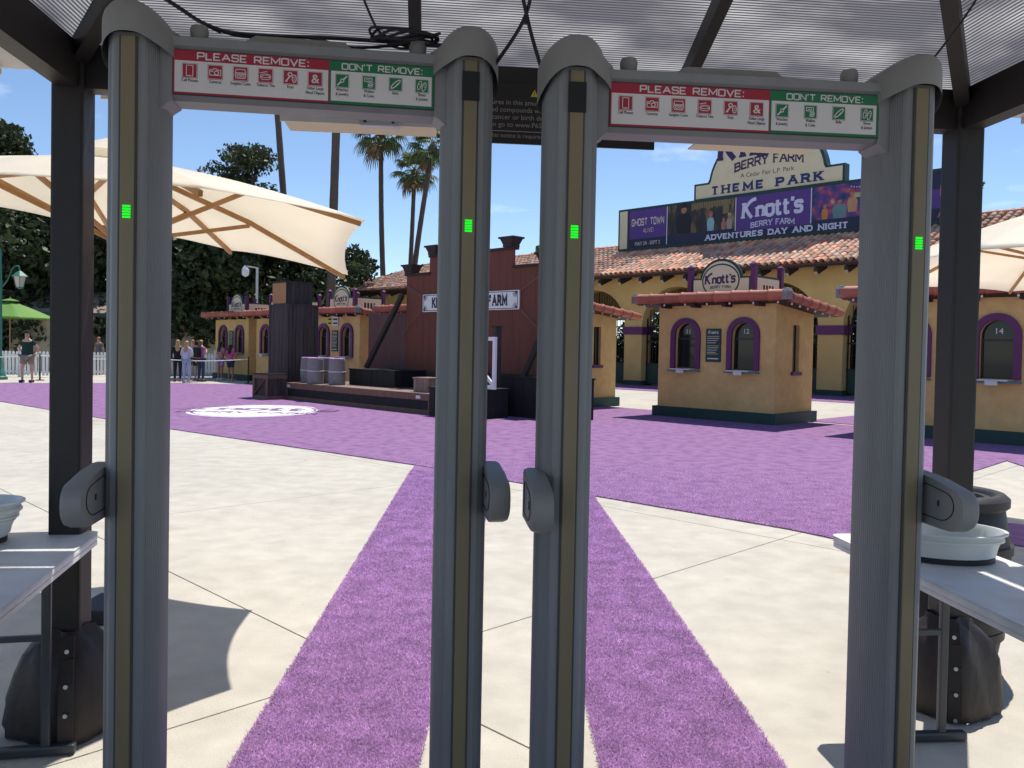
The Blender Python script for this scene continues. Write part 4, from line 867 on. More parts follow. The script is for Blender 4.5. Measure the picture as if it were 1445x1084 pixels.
for u, v, cu in ((-25.0, 16.2, -.2), (-29.2, 16.2, -.2)):
    x, y, _ = uvw(u + cu - .25, v - .03, 0); r = thing('fare_placard', 'yellow and white placard above the windows of the booth behind the %s' % ('drums' if u > -27 else 'crate tower'), 'placard', (x, y, 2.20), RZ, 'placards on the far booths')
    q = MB(); q.bb(0, .30, -.01, .012, 0, .34); q.build('yellow_card', mat('placard_yellow', (.62, .58, .05), .6), r)
    q = MB(); q.bb(.31, .66, -.01, .012, 0, .34); q.build('white_card', M['signwhite'], r)
    q = MB()
    for k in range(2): q.bb(.05, .25, -.0125, -.0105, .06 + .14 * k, .13 + .14 * k); q.bb(.35, .62, -.0125, -.0105, .06 + .14 * k, .12 + .14 * k)
    q.build('placard_print', M['ink'], r)

# ================================================================== ENTRANCE ARCADE
arcade = thing('entrance_arcade', 'long ochre arcade with arches under a clay tile roof', 'building', uvw(0, 30.0, 0), RZ)
BAY, PW, SPR, WT = 4.5, .475, 2.62, 5.05; U0, U1 = -44.9, -.0
ub = -13.4 - 7 * BAY
k = 0
while ub + k * BAY < U1 - .1:
    a = ub + k * BAY; b = a + BAY; c = (a + b) / 2; hw = BAY / 2 - PW
    q = MB(); arched_poly = [(a, 0), (a + PW, 0), (a + PW, SPR)] + arc(c, SPR, hw, hw * .95, 180, 0, 22)[1:-1] + [(b - PW, SPR), (b - PW, 0), (b, 0), (b, WT), (a, WT)]
    q.prism(arched_poly, 0, .70, lambda x, z, t: (x, t, z)); q.build('arch_wall', M['stucco2'], arcade)
    k += 1
NB = k
for i in range(NB + 1):
    x = ub + i * BAY
    q = MB(); q.bb(x - PW - .06, x + PW + .06, -.06, .76, SPR - .36, SPR - .02); q.build('pillar_band', M['purple'], arcade)
    q = MB(); q.bb(x - PW - .05, x + PW + .05, -.05, .75, 0, .22); q.build('pillar_base', M['dkgreen'], arcade)
# iron gates in the arches that show
for i in range(3, NB - 1):
    a = ub + i * BAY + PW; b = a + BAY - 2 * PW; c = (a + b) / 2; hw = (b - a) / 2
    gt = thing('iron_gate', {3: 'black iron gate in the arch behind the far left booths', 4: 'black iron gate in the arch behind the red false front', 5: 'black iron gate in the arch just left of booth 11', 6: 'black iron gate in the arch over the roof of booth 12', 7: 'black iron gate right of booth 12 with yellow flowers behind', 8: 'black iron gate in the arch behind booth 14', 9: 'black iron gate in the last arch at the right'}[min(i, 9)], 'gate', uvw(0, 30.35, 0), RZ, 'iron gates of the arcade')
    nb = 22
    for j in range(nb + 1):
        x = a + .06 + (b - a - .12) * j / nb; zt = SPR + hw * .93 * math.sqrt(max(0.02, 1 - ((x - c) / hw) ** 2)) - .06
        q = MB(); w = .045 if j in (0, nb // 2, nb) else .022; q.bb(x - w / 2, x + w / 2, -w / 2, w / 2, .02, zt); q.build('bar', M['iron'], gt)
    for z in (.10, .98, 1.95, SPR): q = MB(); q.bb(a + .03, b - .03, -.035, .035, z - .03, z + .03); q.build('rail', M['iron'], gt)
    q = MB(); q.bb(a + .05, b - .05, -.015, .015, .13, .95); q.build('kick_panel', M['dkgreen'], gt)
    q = MB()
    for j in range(9): t = R(20 + 140 * j / 8); q.tube([(c, 0, SPR + .05), (c + hw * .9 * math.cos(t), 0, SPR + hw * .88 * math.sin(t))], .012, 5)
    q.build('fan_bars', M['iron'], gt)
# roof
EV, EZ, RV, RZT = -.85, 4.86, 3.3, 6.62
rs = MB(); sl_ = (RZT - EZ) / (RV - EV); L0, L1 = U0 - .5, U1 + 3
hipd = 4.0
rs.add([(L0, EV, EZ), (L1, EV, EZ), (L1, RV, RZT), (L0 + hipd, RV, RZT), (L0, 2 * RV - EV, EZ), (L1, 2 * RV - EV, EZ), (L0, EV, EZ - .05), (L1, EV, EZ - .05), (L1, 2 * RV - EV, EZ - .05), (L0, 2 * RV - EV, EZ - .05)],
       [(0, 1, 2, 3), (3, 2, 5, 4), (0, 3, 4), (6, 9, 8, 7), (0, 6, 7, 1), (4, 5, 8, 9), (0, 4, 9, 6), (1, 7, 8, 5, 2)]); roof = rs.build('roof', M['tilebed'], arcade)
PIT, LEN = .275, .40; slen = math.hypot(RV - EV, RZT - EZ); ang = math.atan2(RZT - EZ, RV - EV); rows = int(slen / (LEN * .93)) + 1
tv, tf = tile_mesh(LEN + .05, .122, .104, 6, .018)
tmb = MB(); tmb.add(tv, tf); t_me = tmb.mesh('roof_tile', 40); t_me.materials.append(M['tile'])
cand = []
for ci in range(int((L1 - L0) / PIT)):
    u = L0 + PIT * (ci + .5)
    for ri in range(rows):
        s = ri * LEN * .93; v = EV - .06 + s * math.cos(ang); z = EZ + .015 + s * math.sin(ang)
        if u < L0 + hipd * (s * math.cos(ang)) / (RV - EV) - .1 or v > RV: continue
        uj = u + random.uniform(-.012, .012); X, Y, _ = uvw(uj, 30 + v); px = X / Y * 1170 + 722; d = math.hypot(X, Y)
        vis = (845 < px < 1216 and s < 2.9) or (728 < px < 757)
        cand.append((0 if vis else 1, d, uj, v, z))
cand.sort(); rest = MB()
TM = np.array(tv)
rv = []; rf = []; nr = 0
for i, (h, d, u, v, z) in enumerate(cand):
    e = Euler((ang + random.uniform(-.03, .03), random.uniform(-.06, .06), random.uniform(-.03, .03)))
    if i < 300:
        o = obj('roof_tile', t_me, None, roof); o.location = (u, v, z + random.uniform(-.006, .010)); o.rotation_euler = e
    else:
        m = np.array(e.to_matrix()); rv.append(TM @ m.T + np.array([u, v, z + random.uniform(-.006, .010)])); rf.append(np.array(tf) + nr); nr += len(TM)
# hip end and rear tiles join the rest
for ci in range(int((2 * (RV - EV)) / PIT)):
    vv = EV + PIT * (ci + .5)
    for ri in range(14):
        s = ri * LEN * .93; fr_ = min(vv - EV, 2 * RV - EV - vv) / (RV - EV)
        sx_ = s * hipd / math.hypot(hipd, RZT - EZ)
        if sx_ / hipd > fr_ - .02: continue
        a2 = math.atan2(RZT - EZ, hipd); m = np.array((Matrix.Rotation(-PI / 2, 3, 'Z') @ Matrix.Rotation(a2, 3, 'X')))
        rv.append(TM @ m.T + np.array([L0 - .05 + sx_, vv, EZ + .02 + sx_ * (RZT - EZ) / hipd])); rf.append(np.array(tf) + nr); nr += len(TM)
me = fast_mesh('far_tiles', np.concatenate(rv), np.concatenate(rf)); me.materials.append(M['tile']); tag(obj('far_tiles', me, None, roof), kind='stuff')
q = MB(); q.tube([(L0 + hipd + j * .5, RV, RZT + .06 + .012 * (j % 2)) for j in range(int((L1 - L0 - hipd) / .5))], .12, 8); q.tube([(L0, EV, EZ + .07), (L0 + hipd, RV, RZT + .06)], .11, 8); q.build('ridge_tiles', M['tile'], roof)
j = 0; u = L0 + .4
while u < L1:
    q = MB(); q.prism([(EV + .12, EZ - .36), (EV + .02, EZ - .28), (EV + .02, EZ - .12), (0.0, EZ + .20 - .05), (0.0, EZ - .02 - .05)], u - .07, u + .07, lambda a, b, t: (t, a, b - .06)); rt = q.build('rafter_tail', M['timber'], arcade)
    q = MB(); q.beam((u, EV + .010, EZ - .325), (u, EV + .11, EZ - .425), .13, .012, up=(0, -1, -1)); q.build('tail_end', M['timber_end'], rt)
    u += 1.12
q = MB(); q.bb(L0, L1, EV + .03, EV + .07, EZ - .14, EZ - .055); q.build('eave_board', M['timber'], arcade)
q = MB(); q.bb(U0, U0 + .6, .7, 6, 0, 4.8); q.bb(U0, U1, 5.9, 6.4, 3.6, 4.8); q.build('rear_wall', M['stucco2'], arcade)

# roof banner
BU0, BU1, BV, BZ0, BZ1 = -25.1, -9.2, 32.25, 6.36, 8.36
ban = thing('roof_banner', 'long dark printed banner with white lettering along the arcade roof', 'banner', uvw((BU0 + BU1) / 2, BV, 0), RZ)
hb = (BU1 - BU0) / 2
q = MB(); q.bb(-hb, hb, 0, .35, BZ0, BZ1); q.build('banner_box', M['dkgreen'], ban)
q = MB(); q.bb(-hb + .10, -hb + .55, -.02, -.002, BZ0 + .1, BZ1 - .1); q.build('end_panel', M['cream'], ban)
xs_ = lambda u: u - (BU0 + BU1) / 2
q = MB(); q.bb(-hb + .62, hb - .12, -.02, -.002, BZ0 + .10, BZ1 - .1); q.build('navy_field', M['navy'], ban)
def fld(name, u0, u1, z0, z1, m, y=-.022, t=.006): q = MB(); q.bb(xs_(u0), xs_(u1), y - t, y, z0, z1); return q.build(name, m, ban)
GTx = (-24.4, -22.3); P1 = (-22.22, -18.75); KN = (-18.68, -15.35); P2 = (-15.28, -11.3)
fld('violet_field', GTx[0], GTx[1], BZ0 + .52, BZ1 - .12, M['violet']); fld('violet_field', KN[0], KN[1], BZ0 + .42, BZ1 - .12, M['violet'])
for u in (-22.26, -18.72, -15.32): fld('divider', u - .02, u + .02, BZ0 + .14 if u < -22 else BZ0 + .45, BZ1 - .12, M['lilac'], -.029, .003)
def photomat(name, stops, sx, sz, seed):
    m = bpy.data.materials.new(name); m.use_nodes = True; nt = m.node_tree; b = nt.nodes['Principled BSDF']; b.inputs['Roughness'].default_value = .55
    tc = nt.nodes.new('ShaderNodeTexCoord'); mp = nt.nodes.new('ShaderNodeMapping'); mp.inputs['Scale'].default_value = (sx, 1, sz); mp.inputs['Location'].default_value = (seed, 0, seed)
    nz = nt.nodes.new('ShaderNodeTexNoise'); nz.inputs['Scale'].default_value = 1.0; nz.inputs['Detail'].default_value = 4; cr = nt.nodes.new('ShaderNodeValToRGB')
    nt.links.new(tc.outputs['Object'], mp.inputs[0]); nt.links.new(mp.outputs[0], nz.inputs[0]); nt.links.new(nz.outputs['Fac'], cr.inputs[0]); nt.links.new(cr.outputs[0], b.inputs['Base Color'])
    el = cr.color_ramp.elements
    while len(el) < len(stops): el.new(.5)
    for e, (p, c) in zip(el, stops): e.position = p; e.color = (*c, 1)
    return m
pm1 = photomat('print_ghost_town', [(.35, (.010, .011, .018)), (.52, (.025, .022, .022)), (.62, (.12, .085, .04)), (.72, (.25, .20, .09))], 3.2, .9, 3)
pm2 = photomat('print_night_crowd', [(.30, (.008, .009, .03)), (.43, (.03, .04, .16)), (.52, (.13, .035, .20)), (.60, (.35, .06, .09)), (.72, (.45, .30, .28))], 2.4, 2.6, 9)
fld('photo_print', P1[0], P1[1], BZ0 + .55, BZ1 - .12, pm1); fld('photo_print', P2[0], P2[1], BZ0 + .55, BZ1 - .12, pm2)
def figure_print(cx, z0, h, shirt, skin, hat=None, legs=None, w=1.0):
    y = -.030; W_ = h * .20 * w
    def pl(poly, m, d): q = MB(); q.prism([(xs_(cx) + a, z0 + b) for a, b in poly], y - .002 - d, y - d, lambda a, b, t: (a, t, b)); q.build('figure_print', m, ban)
    pl([(-W_ * .9, 0), (W_ * .9, 0), (W_ * 1.1, h * .45), (W_ * .7, h * .68), (-W_ * .7, h * .68), (-W_ * 1.1, h * .45)], shirt, 0)
    pl(arc(0, h * .82, h * .11, h * .14, 0, 345, 12), skin, .0025)
    if hat: pl([(-h * .17, h * .88), (h * .17, h * .88), (h * .10, h * .93), (h * .08, h * 1.03), (-h * .08, h * 1.03), (-h * .10, h * .93)], hat, .005)
sk1 = mat('print_skin', (.36, .17, .10), .6); c_ = lambda n, c: mat('print_' + n, c, .6)
figure_print(-21.35, BZ0 + .56, 1.32, c_('blackcoat', (.012, .012, .018)), sk1, c_('blackcoat', (.012, .012, .018)), w=1.5)
figure_print(-19.95, BZ0 + .56, .85, c_('paleblue', (.25, .42, .52)), sk1, c_('hat', (.36, .10, .05)))
figure_print(-19.30, BZ0 + .56, .55, c_('rose', (.34, .16, .13)), sk1, c_('brown', (.10, .05, .03))); figure_print(-19.02, BZ0 + .56, .68, c_('grey', (.30, .27, .24)), sk1, c_('straw', (.42, .34, .22)))
q = MB(); 
for k in range(16): q.bb(xs_(-20.95) + k * .125, xs_(-20.95) + k * .125 + .10, -.031, -.0285, BZ1 - .42 + random.uniform(-.06, .06), BZ1 - .13)
q.build('print_boards', c_('boards', (.19, .14, .07)), ban); fld('print_post', -19.35, -19.05, BZ0 + 1.25, BZ1 - .14, c_('post', (.17, .145, .09)), -.0282, .0012)
figure_print(-14.75, BZ0 + .56, .62, c_('orange', (.50, .19, .06)), sk1); figure_print(-14.15, BZ0 + .56, .80, c_('teal', (.12, .22, .25)), sk1, c_('navyhat', (.03, .06, .14)), w=1.7); figure_print(-13.65, BZ0 + .75, .85, c_('peach', (.46, .24, .13)), sk1, c_('redhat', (.42, .06, .05)), w=1.1)
figure_print(-13.1, BZ0 + .58, .70, c_('crimson', (.42, .05, .09)), c_('crimson2', (.36, .05, .06)), w=1.4); figure_print(-12.35, BZ0 + .60, 1.28, c_('tan', (.33, .22, .13)), sk1, c_('darkhair', (.02, .012, .012)), w=1.15)
fld('print_glow', -13.6, -11.4, BZ1 - .70, BZ1 - .52, c_('glow', (.40, .38, .20)), -.0282, .0012)
q = MB()
for k in range(22): q.lathe([(.004, -.03), (.03, 0), (.004, .03)], (xs_(-13.7) + k * .105, -.034, BZ1 - .26 - .05 * math.sin(k * .6)), 6)
q.build('print_lights', M['bulb'], ban)
WD = 'ADVENTURES DAY AND NIGHT'; TW = text_width(WD, 1.02, .34); xc = -TW / 2
for wd in WD.split(' '):
    ww = text_width(wd, 1.02, .34); q = MB(); strokes(q, wd, xs_(-17.0) + (xc + ww / 2) * .25, BZ0 + .14, -.0285, .25, sx=1.02, w=.25, serif=.12, sp=.34, eps=.0006, sw=.46); q.build('slogan_word', M['lilac'], ban); xc += ww + .34 + .45 * 1.02 + .34
q = MB(); strokes(q, "knott's", xs_(-17.05), BZ0 + .97, -.0285, .64, sx=.95, w=.235, serif=.10, sp=.15, slope=.02, eps=.0008); strokes(q, 'BERRY FARM', xs_(-17.0), BZ0 + .50, -.0285, .235, sx=.85, w=.17, serif=.09, sp=.20, bow=.25, eps=.0008); q.build('banner_logo', M['lilac'], ban)
q = MB(); strokes(q, 'GHOST TOWN', xs_(-23.35), BZ0 + 1.12, -.0285, .36, sx=.47, w=.20, sp=.16, rad=.12, eps=.0006); strokes(q, 'ALIVE!', xs_(-23.3), BZ0 + .78, -.0285, .22, sx=.5, w=.16, serif=.0, sp=.2, eps=.0006); ftext(q, 'MAY 24 - SEPT 2', xs_(-23.35), BZ0 + .20, -.030, .25, .82, True); q.build('banner_text', mat('banner_cream', (.56, .50, .45), .6), ban)
fld('violet_field', -10.9, -9.35, BZ0 + .55, BZ1 - .75, M['violet']); q = MB(); strokes(q, 'NTS', xs_(-9.95), BZ0 + .95, -.031, .40, sx=.8, w=.18, sp=.3, eps=.0006); ftext(q, 'AUG 11', xs_(-10.1), BZ0 + .22, -.030, .28, .9, True); q.build('banner_text', mat('banner_orange', (.55, .16, .08), .6), ban)

# arched sign above the banner
sg_ = thing('arch_sign', 'cream arched park sign with green edge above the banner', 'sign', uvw(-17.50, 32.42, 0), RZ); Z0 = BZ1 + .004
outl = [(-3.45, Z0), (3.45, Z0), (3.45, Z0 + .74), (2.75, Z0 + .74)] + arc(0, Z0 + .55, 2.70, 2.35, 8, 172, 30) + [(-2.75, Z0 + .74), (-3.45, Z0 + .74)]
q = MB(); q.prism(outl, -.02, .38, lambda a, b, t: (a, t, b)); q.build('sign_box', M['dkgreen'], sg_)
inl = [(-3.35, Z0 + .06), (3.35, Z0 + .06), (3.35, Z0 + .65), (2.66, Z0 + .65)] + arc(0, Z0 + .50, 2.60, 2.28, 7, 173, 30) + [(-2.66, Z0 + .65), (-3.35, Z0 + .65)]
q = MB(); q.prism(inl, -.035, -.021, lambda a, b, t: (a, t, b)); q.build('sign_face', M['cream'], sg_)
q = MB(); strokes(q, 'THEME PARK', 0, Z0 + .16, -.037, .38, sx=1.02, w=.27, serif=.13, sp=.62, eps=.0008, sw=.5); q.build('lettering', M['blueletter'], sg_)
q = MB(); strokes(q, "knott's", 0.0, Z0 + 1.62, -.039, 1.02, sx=1.0, w=.25, serif=.11, sp=.14, eps=.001); q.build('logo_lettering', M['darkviolet'], sg_); q = MB(); strokes(q, 'BERRY FARM', .15, Z0 + 1.0, -.037, .40, sx=.80, w=.20, serif=.09, sp=.18, bow=.45, eps=.0008); q.build('logo_lettering', M['darkviolet'], sg_); q = MB(); ftext(q, 'A Cedar Fair L.P. Park', .1, Z0 + .74, -.038, .27, 1.0); q.build('logo_lettering', M['darkviolet'], sg_)
q = MB(); strokes(q, "knott's", 0.0, Z0 + 1.62, -.0365, 1.02, sx=1.0, w=.32, serif=.17, sp=.14, eps=.00004); q.build('logo_outline', M['lilac'], sg_)
for x in (-3.0, 3.0): q = MB(); q.bb(x - .06, x + .06, .37, .5, 6.2, Z0 + .8); q.build('strut', M['timber'], sg_)
for x in (-7, -3.5, 0, 3.5, 7): q = MB(); q.bb(x - .06, x + .06, .34, .46, 5.9, BZ1 - .1); q.build('strut', M['timber'], ban)

# ================================================================== STAGE
SU0, SU1, SV0, SV1, SH = -20.45, -14.15, 11.70, 13.75, .46
stage = thing('stage', 'low wooden stage with brown deck boards and dark skirting', 'stage', uvw((SU0 + SU1) / 2, SV0, 0.012), RZ)
sw_ = (SU1 - SU0) / 2
nb = 14
for k in range(nb):
    y0 = (SV1 - SV0) * k / nb; q = MB(); q.bb(-sw_, sw_, y0 + .004, y0 + (SV1 - SV0) / nb - .004, SH - .04 + random.uniform(0, .003), SH); q.build('deck_board', M['deck'], stage)
q = MB(); q.bb(-sw_, sw_, -.04, -.001, SH - .15, SH + .002); q.build('front_trim', M['deckedge'], stage)
q = MB(); q.bb(-sw_, sw_, -.04, -.001, 0, .10); q.build('bottom_trim', M['deckedge'], stage)
for x in (-sw_, sw_ - .12): q = MB(); q.bb(x, x + .12, -.042, -.003, .101, SH - .151); q.build('corner_trim', M['deckedge'], stage)
for k in range(9):
    x0 = -sw_ + .12 + (2 * sw_ - .24) * k / 9; q = MB(); q.bb(x0 + .004, x0 + (2 * sw_ - .24) / 9 - .004, -.02, .0, .101, SH - .151); q.build('skirt_panel', M['black_board'], stage)
q = MB(); q.bb(-sw_ + .01, -sw_ + .03, 0, SV1 - SV0, 0, SH - .045); q.bb(sw_ - .03, sw_ - .01, 0, SV1 - SV0, 0, SH - .045); q.build('side_skirt', M['black_board'], stage)
for x in (-sw_ + .12, sw_ - .55): q = MB(); q.bb(x, x + .16, -.044, -.041, SH - .12, SH - .05); q.build('small_label', M['signwhite'], stage)
def local(u, v): return uvw(u, v)
def plank_box(name, label, cat, u, v, z, w, d, h, m, n, group=None, trim=None, diag=False, top=True, rz=RZ):
    r = thing(name, label, cat, uvw(u, v, z), rz, group)
    for k in range(n):
        x0 = -w / 2 + w * k / n; q = MB(); j = random.uniform(-.006, .006); q.bb(x0 + .004, x0 + w / n - .004, j, .03, 0.002, h); q.build('plank', m, r)
    nd = max(2, int(n * d / w + .5))
    for k in range(nd):
        y0 = d * k / nd
        for sx in (-1, 1): q = MB(); j = random.uniform(-.006, .006); q.bb(min(sx * (w / 2 + .001 + j), sx * (w / 2 - .03)), max(sx * (w / 2 + .001 + j), sx * (w / 2 - .03)), y0 + .004 + (.03 if k == 0 else 0), y0 + d / nd - .004, 0.002, h); q.build('plank', m, r)
    q = MB(); q.bb(-w / 2 + .03, w / 2 - .03, d - .03, d, .002, h); q.build('back_panel', m, r)
    if top: q = MB(); q.bb(-w / 2 - .02, w / 2 + .02, -.02, d + .02, h + .001, h + .035); q.build('top_panel', m, r)
    if trim:
        for z0 in (.0, h - .10): q = MB(); q.bb(-w / 2 - .012, w / 2 + .012, -.03, -.007, z0 + .003, z0 + .10); q.build('batten', trim, r); q = MB(); q.bb(w / 2 + .008, w / 2 + .030, -.03, d, z0 + .003, z0 + .10); q.build('batten', trim, r)
        for x in (-w / 2 - .012, w / 2 - .09): q = MB(); q.bb(x, x + .10, -.029, -.008, .104, h - .101); q.build('batten', trim, r)
        if diag: q = MB(); q.beam((-w / 2 + .08, -.018, .10), (w / 2 - .08, -.018, h - .10), .02, .09, up=(0, -1, 0)); q.v = q.v; q.build('diagonal_batten', trim, r)
    return r
plank_box('wooden_crate', 'dark wooden crate with diagonal batten left of the stage', 'crate', -20.78, 11.12, .014, .80, .55, .66, M['weathered'], 6, trim=M['deckedge'], diag=True)
plank_box('crate_tower', 'tall dark weathered plank tower on the stage left end', 'tower', -21.35, 11.95, .014, 1.10, .95, 2.60, M['weathered'], 9)
tb = plank_box('plank_box', 'plank box with plain tan front on top of the dark tower', 'box', -21.40, 12.00, 2.652, .72, .85, .62, M['weathered'], 5)
q = MB(); q.bb(-.37, .37, -.016, -.008, .02, .60); q.build('tan_panel', M['ply'], tb)
tag(tb.children[-1])
for i, (u, v, w) in enumerate(((-20.15, 12.22, 'leftmost'), (-19.62, 12.45, 'second from left'), (-19.42, 11.98, 'nearest, third from left'), (-18.72, 12.20, 'rightmost'))):
    r = thing('stage_drum', 'grey stage drum with lilac top, %s of the four' % w, 'drum', uvw(u, v, SH + .014), RZ, 'grey drums on the stage')
    q = MB(); q.lathe([(.20, 0), (.215, .01), (.225, .20), (.228, .33), (.225, .47), (.215, .66), (.20, .67)], n=26); q.build('drum_body', M['drum'], r, smooth=40)
    q = MB(); q.lathe([(.231, .335), (.236, .345), (.231, .355)], n=26, cap=False); q.build('drum_hoop', M['signwhite'], r)
    q = MB(); q.lathe([(.205, .671), (.208, .69), (.19, .70), (.02, .702)], n=26); q.build('drum_top', M['drumtop'], r, smooth=40)
plank_box('stage_riser', 'black riser on the stage behind the drums', 'platform', -17.75, 12.60, SH + .014, 2.0, 1.0, .40, M['black_board'], 8)
plank_box('slatted_box', 'small slatted box on the stage beside the gate post', 'box', -14.95, 12.00, SH + .014, .55, .45, .30, M['deck'], 6)
plank_box('stage_step', 'dark step box at the right end of the stage', 'step', -13.42, 11.55, .014, 1.35, 1.1, .60, M['black_board'], 7)
plank_box('backdrop_base', 'long black base box under the red false front', 'platform', -13.6, 12.95, .014, 4.6, .85, .86, M['black_board'], 14)
plank_box('stage_pedestal', 'narrow dark upright at the stage right end behind the white rail', 'pedestal', -13.10, 12.55, .62, .14, .14, 1.35, M['weathered'], 2)
# white rail frame
r = thing('white_rail_frame', 'white framed rail panel with a diagonal brace on the stage step', 'rail', uvw(-12.98, 12.0, .66), RZ)
for a, b in (((-.75, 0, .03), (.50, 0, .03)), ((-.75, 0, 1.05), (.50, 0, 1.05))): q = MB(); q.beam(a, b, .06, .08); q.build('rail', M['whitepaint'], r)
for x in (-.71, .46): q = MB(); q.bb(x - .04, x + .04, -.028, .028, .072, 1.008); q.build('stile', M['whitepaint'], r)
q = MB(); q.beam((-.64, 0, .98), (.40, 0, .10), .04, .07); q.build('brace', M['whitepaint'], r)
# false front
bd_ = thing('false_front', 'oxblood red western false front with stepped parapet behind the stage', 'stage backdrop', uvw(-15.28, 13.82, 0.012), RZ)
FX0, FX1, MX0, MX1 = -2.62, 2.65, -1.62, 1.45
nbd = 22
for k in range(nbd):
    x0 = FX0 + (FX1 - FX0) * k / nbd; x1 = FX0 + (FX1 - FX0) * (k + 1) / nbd; c = (x0 + x1) / 2; h = 3.84 if MX0 < c < MX1 else 3.40
    q = MB(); j = random.uniform(0, .004); q.bb(x0 + .0015, x1 - .0015, j, .05, 0, h); q.build('board', M['redwood'], bd_)
q = MB(); q.bb(FX0, FX1, .051, .12, 0, 3.38); q.bb(MX0 + .1, MX1 - .1, .051, .12, 3.38, 3.82); q.build('backing', M['redwood'], bd_)
for a, b, z in ((FX0 - .03, MX0 - .0, 3.40), (MX0 - .04, MX1 + .04, 3.84), (MX1, FX1 + .03, 3.40)): q = MB(); q.bb(a, b, -.05, .14, z + .001, z + .06); q.build('coping', M['timber'], bd_)
for x, z in ((FX0 + .16, 3.46), (MX0 + .14, 3.90), (MX1 - .14, 3.90), (FX1 - .16, 3.46)):
    q = MB(); q.bb(x - .15, x + .15, -.09, .18, z + .002, z + .06); q.box((x, .045, z + .13), (.30, .27, .13), taper=1.35); q.bb(x - .25, x + .25, -.15, .24, z + .196, z + .24); q.build('finial_block', M['timber'], bd_)
q = MB(); q.bb(-4.35, FX0 - .002, .0, .06, 0, 2.42); q.build('side_wing', M['mauve'], bd_)
for (x0, z0, x1, z1) in ((FX0 - .05, 2.9, FX0 - .75, .90), (FX1 + .05, 2.2, FX1 - .40, .30)): q = MB(); q.beam((x0, -.10, z0), (x1, -.75, z1), .12, .10, up=(0, 1, 0)); q.build('leaning_prop', M['timber'], bd_)
sn = thing('stage_sign', 'white sign with black slab lettering on the red false front', 'sign', uvw(-15.35, 13.78, 0), RZ)
q = MB(); q.cbox((0, 0, 2.66), (3.56, .05, .46), .02); q.build('board', M['whitepaint'], sn)
q = MB()
for a, b, c, d in ((-1.74, 1.74, 2.85, 2.865), (-1.74, 1.74, 2.455, 2.47), (-1.74, -1.725, 2.47, 2.85), (1.725, 1.74, 2.47, 2.85)): q.bb(a, b, -.028, -.0255, c, d)
for sx in (-1, 1):
    for sz in (-1, 1):
        for t in range(5): a = R(18 * t + 4); q.beam((sx * 1.72, -.027, 2.66 + sz * .19), (sx * (1.72 - .17 * math.cos(a)), -.027, 2.66 + sz * (.19 - .14 * math.sin(a))), .004, .016 + .008 * (t % 2), up=(0, -1, 0))
q.build('border_print', M['ink'], sn)
WD = "KNOTT'S BERRY FARM"; xc = -text_width(WD, .50, .22) / 2
for wd in WD.split(' '):
    ww = text_width(wd, .50, .22); q = MB(); strokes(q, wd, (xc + ww / 2) * .27, 2.53, -.0265, .27, sx=.50, w=.32, serif=.17, sp=.22, eps=.0003, sw=.42); q.build('sign_word', M['ink'], sn); xc += ww + .22 + .225 + .22
q = MB()
for a, b in (((-1.8, -.03, 2.85), (-2.6, -.03, 3.2)), ((1.8, -.03, 2.85), (2.62, -.03, 3.28)), ((-1.8, -.03, 2.47), (-2.62, -.03, 1.85)), ((1.8, -.03, 2.47), (2.62, -.03, 1.8))): q.tube([a, b], .008, 5)
q.build('guy_rope', mat('old_rope', (.22, .13, .09), .8), sn)

# ================================================================== TREES AND PALMS
def leaf_cloud(centres, radii, per, size, squash=.8, seed=1):
    g = np.random.default_rng(seed); C = []; N = []
    for c, r in zip(centres, radii):
        n = int(per * (r / 1.2) ** 2); d = g.normal(size=(n, 3)); d /= np.linalg.norm(d, axis=1, keepdims=True)
        rr = r * (0.45 + .62 * g.random(n) ** .6)[:, None]; rr *= (1 + .22 * np.sin(d[:, :1] * 5 + c[0]) * np.cos(d[:, 2:] * 6 + c[1]))
        p = d * rr; p[:, 2] *= squash; C.append(p + np.array(c)); N.append(d)
    C = np.concatenate(C); N = np.concatenate(N); n = len(C)
    a = g.normal(size=(n, 3)) + N * .6; a /= np.linalg.norm(a, axis=1, keepdims=True); b = np.cross(a, g.normal(size=(n, 3))); b /= np.linalg.norm(b, axis=1, keepdims=True); c = np.cross(a, b)
    s = size * (.55 + .9 * g.random(n))[:, None]; b *= s; c *= s * .55
    V = np.stack([C - b, C - c * .9 + b * .1, C + b, C + c], 1).reshape(-1, 3); return V, np.arange(4 * n).reshape(-1, 4)
